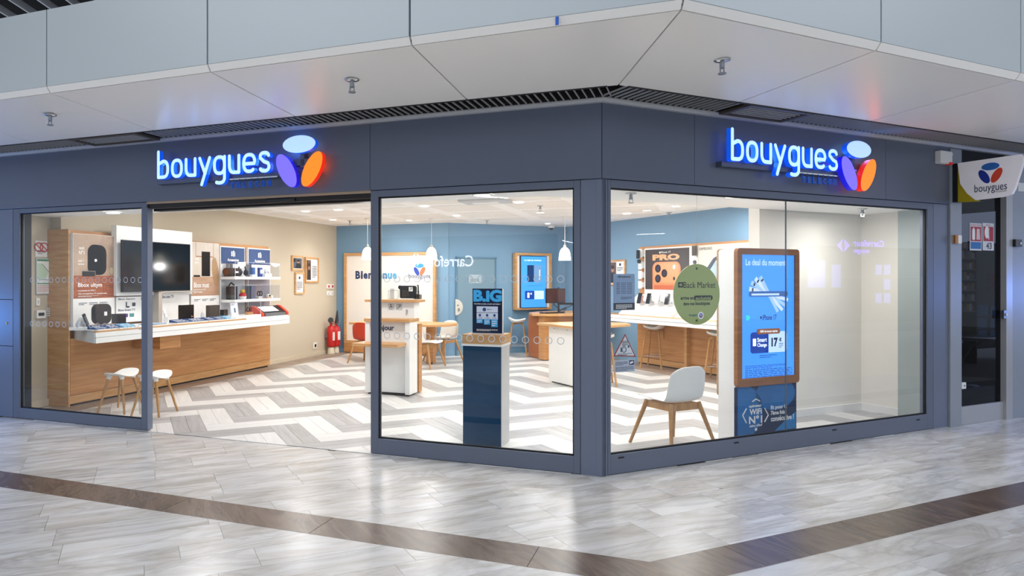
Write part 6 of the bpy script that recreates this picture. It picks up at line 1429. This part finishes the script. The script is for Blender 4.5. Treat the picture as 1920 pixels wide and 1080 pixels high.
a_ = ttb(1419, 1462, 616, 626); poly(t, 'bonus_pill', rrect(a_[0], a_[2], a_[1], a_[3], .02), ys-.005, ys+.002, M('screen_brown', '#9a6038', .3, emit=.4))
text(t, [('150€ de bonus reprise', ttb(1424, 1457, 618.5, 624)), ('Smart', ttb(1419, 1437, 633, 641)), ('Change', ttb(1419, 1437, 643, 652))], ys-.006, SCRW, name='offer_text', bold=.025)
text(t, [('17', ttb(1446, 1458, 633, 650)), ('€', ttb(1460, 1465, 633, 640))], ys-.003, SCRT, name='price', bold=.05)
bm = B_(); a_ = ttb(1411, 1417, 635, 649); prism_y(bm, rrect(a_[0], a_[2], a_[1], a_[3], .006), ys-.0045, ys-.0035); finish('phone_icon', bm, SCRW, t)
bm = B_()
for (u0, u1, v0, v1, n_) in ((1460, 1468, 642, 652, 3), (1424, 1457, 664, 671, 2), (1397, 1474, 683, 690, 3), (1397, 1485, 690, 716, 8)):
    a_ = ttb(u0, u1, v0, v1); small(bm, a_[0], a_[2], a_[1], a_[3], n_, ys-.003, h=.35)
finish('small_print', bm, M('screen_dark_blue_text', '#1c4a90', .3, emit=.3), t)
# lower graphic
yg = yT+.036; gz1 = zf0-.004
box(t, 'lower_graphic', tx0+.0, tx1-.0, yg, yg+.006, .06, gz1, M('graphic_navy', '#062a54', .35))
poly(t, 'graphic_bubble', [p for p in ell(tx0+.12, .30, .26, .26, 0, 30) if p[0] > tx0+.002], yg-.001, yg, M('graphic_blue', '#0c6cae', .35, var=.3, scale=3))
poly(t, 'graphic_bubble', [p for p in ell(tx1-.30, gz1-.10, .28, .16, 0, 30) if p[1] < gz1], yg-.001, yg, MATS['graphic_blue'])
poly(t, 'graphic_wave', [(tx0+.55, .08), (tx1-.01, .08), (tx1-.01, .25), (tx1-.15, .18)], yg-.0015, yg, M('graphic_cyan', '#1a86c8', .35))
def gtb2(u0, u1, vt, vb): return tb('R', yg, u0, u1, vt, vb)
text(t, [('opérateur', gtb2(1404, 1428, 758, 765)), ('WiFi', gtb2(1405, 1428, 766, 777)), ('N°1', gtb2(1404, 1429, 779, 794)), ('selon nPerf', gtb2(1405, 1429, 795, 800)), ('Et pour la', gtb2(1445, 1475, 759, 768)), ('7ème fois', gtb2(1445, 1471, 769, 777)), ('consécutive !', gtb2(1445, 1488, 778, 788))], yg-.002, WL, bold=.03)
bm = B_(); g_ = lambda u, v: (px('R', yg, u, v)[0], yg-.003, px('R', yg, u, v)[1])
for pl in ([(1399, 766), (1392, 779), (1399, 793)], [(1433, 765), (1440, 778), (1433, 791)], [(1410, 753), (1417, 748), (1424, 752)]): tubep(bm, [g_(*p) for p in pl], .006, 6)
finish('chevrons', bm, WL, t)
bm = B_(); p_ = g_(1417, 805); cone(bm, (p_[0], yg-.004, p_[2]), (p_[0], yg, p_[2]), .016, .016, 14); finish('lock_button', bm, WHITE2, t)

# ================================================================== PENDANTS, DOWNLIGHTS, CEILING DEVICES
LIT = M('lit_shade', '#fffaf0', .4, emit=1.6); LED = M('led_disc', '#ffffff', .4, emit=9)
for (u, vb, vt, Y, lb) in ((689, 487, 461, 13.3, 'white glass pendant lamp left, by the door post'), (809, 487, 461, 13.3, 'white glass pendant lamp in front of the welcome board emblem'), (1059, 488, 461, 12.9, 'white glass pendant lamp at right, before the corner post')):
    X_ = (u-CX)/FPX*Y; x, y = loc((X_, Y), 'L'); zb_ = H+(CY-vb)/FPX*Y; t = thing('pendant_lamp', lb, 'pendant lamp', 'L', x, y, zb_)
    h_ = .25
    bm = B_(); lathe(bm, [(.115, 0), (.112, .04), (.10, .14), (.078, .20), (.045, .235), (.02, .245)], seg=28); lathe(bm, [(0, .015), (.11, .015)], seg=28); finish('glass_shade', bm, LIT, t, absolute=False)
    bm = B_(); lathe(bm, [(.03, .235), (.035, .25), (.022, .285), (.006, .30), (0, .30)], seg=16); finish('cap', bm, M('satin_nickel', '#c8c4bc', .3, .6), t, absolute=False)
    bm = B_(); cone(bm, (0, 0, .295), (0, 0, Hc-zb_-.02), .004, .004, 6); finish('cord', bm, WHITE2, t, absolute=False)
    bm = B_(); lathe(bm, [(0, Hc-zb_-.025), (.06, Hc-zb_-.025), (.06, Hc-zb_), (0, Hc-zb_)], seg=20); finish('ceiling_rose', bm, WHITE2, t, absolute=False)
    d = bpy.data.lights.new('pendant', 'POINT'); d.energy = 22; d.color = NEUT; d.shadow_soft_size = .08; o = bpy.data.objects.new('pendant', d); COL.objects.link(o); p = world('L', x, y, zb_-.04); o.location = p
def downlight(x, y, z, s=.075, grp=None, lb=''):
    t = thing('ceiling_downlight', lb, 'downlight', 'L', x, y, z-.004)
    bm = B_(); lathe(bm, [(s*.82, -.006), (s, -.004), (s*1.06, .002)], seg=24); finish('rim', bm, WHITE2, t, absolute=False)
    bm = B_(); lathe(bm, [(0, -.003), (s*.83, -.003)], seg=24); bmesh.ops.reverse_faces(bm, faces=bm.faces); finish('lit_disc', bm, LED, t, absolute=False)
DL = [(212, 398, 2.40, 'leftmost downlight, over the left window stools'), (522, 382, 2.40, 'downlight on the bulkhead above the doorway'), (904, 364.5, 2.40, 'downlight on the bulkhead behind the middle window head'),
      (573, 396, 2.8, 'small spot downlight over the doorway, left'), (634, 393, 2.8, 'oval looking downlight right in the doorway'), (624, 412, 2.8, 'small downlight above the back beige corner'), (796, 386, 2.8, 'downlight left in the middle window above the pendants'), (856, 404, 2.8, 'downlight right of the middle pendant rose'), (973, 379, 2.8, 'downlight right of the ceiling cassette'), (1013, 398, 2.8, 'downlight in the right half of the middle window'), (1027, 419, 2.8, 'low small downlight near the dome camera'), (767, 413, 2.8, 'tiny downlight left of middle pendant rose'),
      (1247, 357, 2.40, 'downlight at the top left of the right window'), (1376, 367.5, 2.40, 'downlight at the top middle of the right window'), (1268, 386, 2.8, 'third spot of the diagonal row in the right window'), (1213, 394, 2.8, 'second spot of the diagonal row in the right window'), (1175, 400, 2.8, 'first spot of the diagonal row beside the corner post'), (1585, 379, 2.40, 'downlight above the white niche')]
for i, (u, v, z, lb) in enumerate(DL):
    x, y = hz('L', z, u, v); downlight(x, y, z, .095 if z < 2.5 else (.085 if v < 411 else .06), lb='round ceiling '+lb)
for (u, v, z, lb) in ((656, 413, 2.8, 'small sprinkler head in the doorway near the beige corner'), (913, 412, 2.8, 'sprinkler head centred above the blue door'), (1013, 385, 2.8, 'sprinkler head right of the cassette unit'), (1183, 362, 2.40, 'sprinkler head at the upper left of the right window'), (1254, 398, 2.8, 'sprinkler head before the right blue wall'), (1617, 391, 2.40, 'sprinkler head above the white niche')):
    x, y = hz('L', z, u, v); sprinkler('L', x, y, z-.004, lb, 1.4)
x, y = hz('L', 2.8, 910, 373); t = thing('ceiling_cassette', 'square white ventilation cassette in the ceiling behind the middle window', 'vent', 'L', x, y, 2.796)
box(t, 'casing', -.35, .35, -.25, .25, -.05, 0, GREYL, absolute=False, bevel=.01); box(t, 'centre_plate', -.2, .2, -.12, .12, -.06, -.05, WHITE2, absolute=False)
x, y = hz('L', 2.796, 1038, 424); t = thing('dome_camera', 'white dome camera with dark lens under the ceiling at the rear wall', 'camera', 'L', x, y-.25, 2.796)
bm = B_(); lathe(bm, [(0, 0), (.07, 0), (.075, -.04), (.05, -.06)]); finish('housing', bm, WHITE2, t, absolute=False); bm = B_(); lathe(bm, [(.05, -.05), (.045, -.085), (0, -.105)]); finish('dome', bm, BLACK, t, absolute=False)

# ================================================================== OPPOSITE SIDE OF THE MALL (behind the camera, mirrored in the glass)
def opposite(F, OF, Dv, label, lett):
    pass
def vpt(F, Dv, u, v): return px(F, Dv, u, v)
SGW = M('opposite_sign_white', '#e8e8ff', .4, emit=14); SGP = M('opposite_sign_violet', '#7a5cff', .4, emit=16)
for (F, OF, mat, strs, lo, nm, bx) in (
    ('L', 'OL', SGW, [('Carrefour', 791, 886, 479, 500)], (765, 791, 474, 500), 'travel shop sign opposite with white letters, seen mirrored in the middle window', (700, 900)),
    ('R', 'OR', SGP, [('Carrefour', 1603, 1661, 450, 462), ('voyages', 1604, 1634, 468, 477)], (1573, 1597, 448, 472), 'travel shop sign opposite with violet letters, seen mirrored in the right window', (1560, 1680))):
    Dv = 9.0; t = thing('opposite_shop_sign', nm, 'sign', OF, 0, Dv, 2.0)
    bm = B_(); ls = []
    for s_, u0, u1, v0, v1 in strs:
        xa, z1_ = vpt(F, Dv, u0, v0); xb, _ = vpt(F, Dv, u1, v0); z0 = vpt(F, Dv, u1, v1)[1]
        zt_ = vpt(F, Dv, (u0+u1)/2, v0)[1]; zb_ = vpt(F, Dv, (u0+u1)/2, v1)[1]; ls.append((s_, (-xb, zb_, -xa, zt_)))
    text(t, ls, Dv, mat, bold=.012)
    u0, u1, v0, v1 = lo; xa, zt_ = vpt(F, Dv, u0, v0); xb, zb_ = vpt(F, Dv, u1, v1); xa, xb = -xa, -xb; xm = (xa+xb)/2; zm = (zt_+zb_)/2; hh = (zt_-zb_)/2
    bm = B_(); prism_y(bm, [(xm+(xa-xm)*.1, zt_), (xm+(xa-xm), zm), (xm+(xa-xm)*.1, zb_), (xm+(xa-xm)*.35, zm)], Dv, Dv+.01); prism_y(bm, [(xm+(xb-xm)*.1, zt_), (xb, zm), (xm+(xb-xm)*.1, zb_), (xm+(xb-xm)*.35, zm)], Dv, Dv+.01); finish('emblem', bm, mat, t)
    x_ = -px(F, Dv, sum(bx)/2, 480)[0]
    box(t, 'fascia', x_-3, x_+3, Dv+.05, Dv+.15, 1.7, 2.6, M('opposite_fascia', '#30343c', .6))
    t2 = thing('opposite_shop_window', 'dark shop window opposite below the %s sign' % ('white' if F == 'L' else 'violet'), 'window', OF, x_, Dv+.1, .0)
    box(t2, 'dark_glazing', x_-3, x_+3, Dv+.1, Dv+.2, .3, 1.69, M('opposite_dark', '#15171b', .5)); box(t2, 'plinth', x_-3, x_+3, Dv+.08, Dv+.25, 0, .3, GREY)
for i, (u0, v0, u1, v1) in enumerate(((1519, 487, 1551, 539), (1564, 496, 1580, 539), (1646, 496, 1657, 515), (1662, 496, 1673, 515), (1662, 523, 1673, 543), (1662, 550, 1673, 568), (1646, 550, 1657, 568))):
    xa, zt_ = vpt('R', 8.9, u0, v0); xb, zb_ = vpt('R', 8.9, u1, v1); t = thing('opposite_poster', 'small lit poster in the opposite window, %s' % ('the largest', 'the tall narrow one', 'top left of the grid', 'top right of the grid', 'middle right of the grid', 'low right of the grid', 'low left of the grid')[i], 'poster', 'OR', -xb, 8.9, zb_)
    box(t, 'sheet', -xb, -xa, 8.9, 8.92, zb_, zt_, M('lit_poster_lilac', '#7f86ff', .5, emit=3.5)); box(t, 'frame', -xb-.02, -xa+.02, 8.921, 8.94, zb_-.02, zt_+.02, GREY)
LN = M('line_lamp', '#ffffff', .4, emit=26)
def line_lamp(F, Dz, p0, p1, lb):
    A = hz(F, Dz, *p0); B = hz(F, Dz, *p1); A = (A[0], -A[1]); B = (B[0], -B[1])
    if A[1] > -2.0 or B[1] > -2.0: return
    t = thing('linear_ceiling_lamp', lb, 'ceiling lamp', F, A[0], A[1], Dz); d = Vector((B[0]-A[0], B[1]-A[1])).normalized(); n = Vector((-d[1], d[0]))*.05
    bm = B_(); prism_z(bm, [(A[0]+n[0], A[1]+n[1]), (B[0]+n[0], B[1]+n[1]), (B[0]-n[0], B[1]-n[1]), (A[0]-n[0], A[1]-n[1])], Dz, Dz+.03); finish('diffuser', bm, LN, t)
    bm = B_(); n = n*1.3; prism_z(bm, [(A[0]+n[0], A[1]+n[1]), (B[0]+n[0], B[1]+n[1]), (B[0]-n[0], B[1]-n[1]), (A[0]-n[0], A[1]-n[1])], Dz+.03, Dz+.08); finish('housing', bm, TRIMM, t)
for i, (F, p0, p1) in enumerate((('L', (749, 460), (774, 454)), ('L', (854, 449), (886, 444)), ('L', (877, 460), (906, 455)), ('L', (1001, 446), (1041, 440)), ('L', (972, 459), (1027, 472)), ('L', (1054, 451), (1080, 457)), ('L', (905, 369), (952, 372)), ('R', (1195, 440), (1247, 438)))):
    line_lamp(F, 5.2, p0, p1, 'slim white line lamp of the mall ceiling mirrored in glass, %s' % ('first from left', 'second upper', 'second lower', 'third by the wall screen', 'long slanting one', 'by the corner post', 'at the window head', 'in the right window')[i])

# ================================================================== GROUPS AND PRINT ON ITS CARRIER
GROUPS = {'shell_chair': 'shell chairs in the shop', 'bar_stool': 'bar stools in the shop', 'low_stool': 'low stools at the left worktop', 'pendant_lamp': 'pendant lamps', 'ceiling_downlight': 'downlights in the shop ceiling',
          'sprinkler_head': 'sprinkler heads', 'picture_frame': 'oak picture frames on the walls', 'display_phone': 'phones on the sloping rack', 'hanging_pack': 'blister packs beside the orange poster', 'fire_extinguisher': 'fire extinguishers at the back corner',
          'extinguisher_stand': 'foot blocks of the extinguishers', 'light_switch': 'switches by the back corner', 'alarm_plate': 'call plates by the back corner', 'price_rail': 'price rails on the left worktop', 'accessory_bay': 'accessory bays', 'accessory_shelf': 'accessory shelves',
          'shop_sign': 'glowing shop signs', 'opposite_poster': 'lit posters opposite', 'linear_ceiling_lamp': 'line lamps of the mall', 'reflected_branch': 'branches standing in for foliage reflected in the glass door', 'fire_notice': 'notices on the glass door', 'ventilation_grille': 'ventilation grilles', 'phone_rack': 'sloping phone racks',
          'opposite_shop_sign': 'signs opposite', 'opposite_shop_window': 'windows opposite'}
for o in list(COL.objects):
    b = o.name.split('.')[0]
    if o.parent is None and b in GROUPS and 'label' in o: o['group'] = GROUPS[b]
CARR = ('board', 'sheet', 'screen', 'disc', 'mount', 'dark_print', 'back', 'panel', 'sign_face', 'front', 'white_field', 'pack', 'case', 'plate', 'body', 'casing')
PRINT = ('print', 'lettering', 'caption', 'captions', 'headline', 'emblem', 'pictogram', 'letter', 'price', 'price_field', 'price_field_pale', 'product_name', 'offer_text', 'small_print', 'icons', 'brand_letters', 'pill', 'pill_text', 'chevrons', 'chevron_box', 'badge', 'photo', 'header', 'icon', 'picture', 'lens', 'label_square', 'screen_page',
         'fanned_phone', 'phone_lens', 'level_phone', 'level_phone_light', 'offer_field_white', 'offer_field_blue', 'offer_field_blue_edge', 'bonus_pill', 'phone_icon', 'efficiency_arrow', 'fruit_mark', 'phone_back', 'phone_front', 'phone_lenses', 'vertical_caption', 'wall_print', 'sideboard_print', 'sideboard_lines', 'router_print', 'router_side_print', 'settop_print', 'vase_print',
         'table_print', 'frame_print', 'modem_print', 'grass_print', 'lower_print', 'white_fields', 'blue_fields', 'field_text', 'dark_foot', 'hours_table', 'foot_print', 'camera_icon', 'camera_shape', 'red_field', 'blue_field', 'flame', 'number', 'phone_print', 'camera_plateau', 'lower_back', 'lens_glass', 'flash', 'sensor', 'device_prints', 'phone_edge', 'phone_screen', 'keys', 'display', 'buttons', 'rocker', 'socket')
kids = {}
for o in COL.objects:
    if o.parent: kids.setdefault(o.parent, []).append(o)
for o in list(COL.objects):
    if o.parent is None and 'label' in o and o.name.split('.')[0] != 'shop_sign':
        ch = kids.get(o, []); car = None
        for c in CARR:
            m = [k for k in ch if k.name.split('.')[0] == c]
            if m: car = m[0]; break
        if car is None or car.location.length > 1e-6 or tuple(car.rotation_euler) != (0, 0, 0): continue
        for k in ch:
            if k is not car and k.name.split('.')[0] in PRINT: k.parent = car
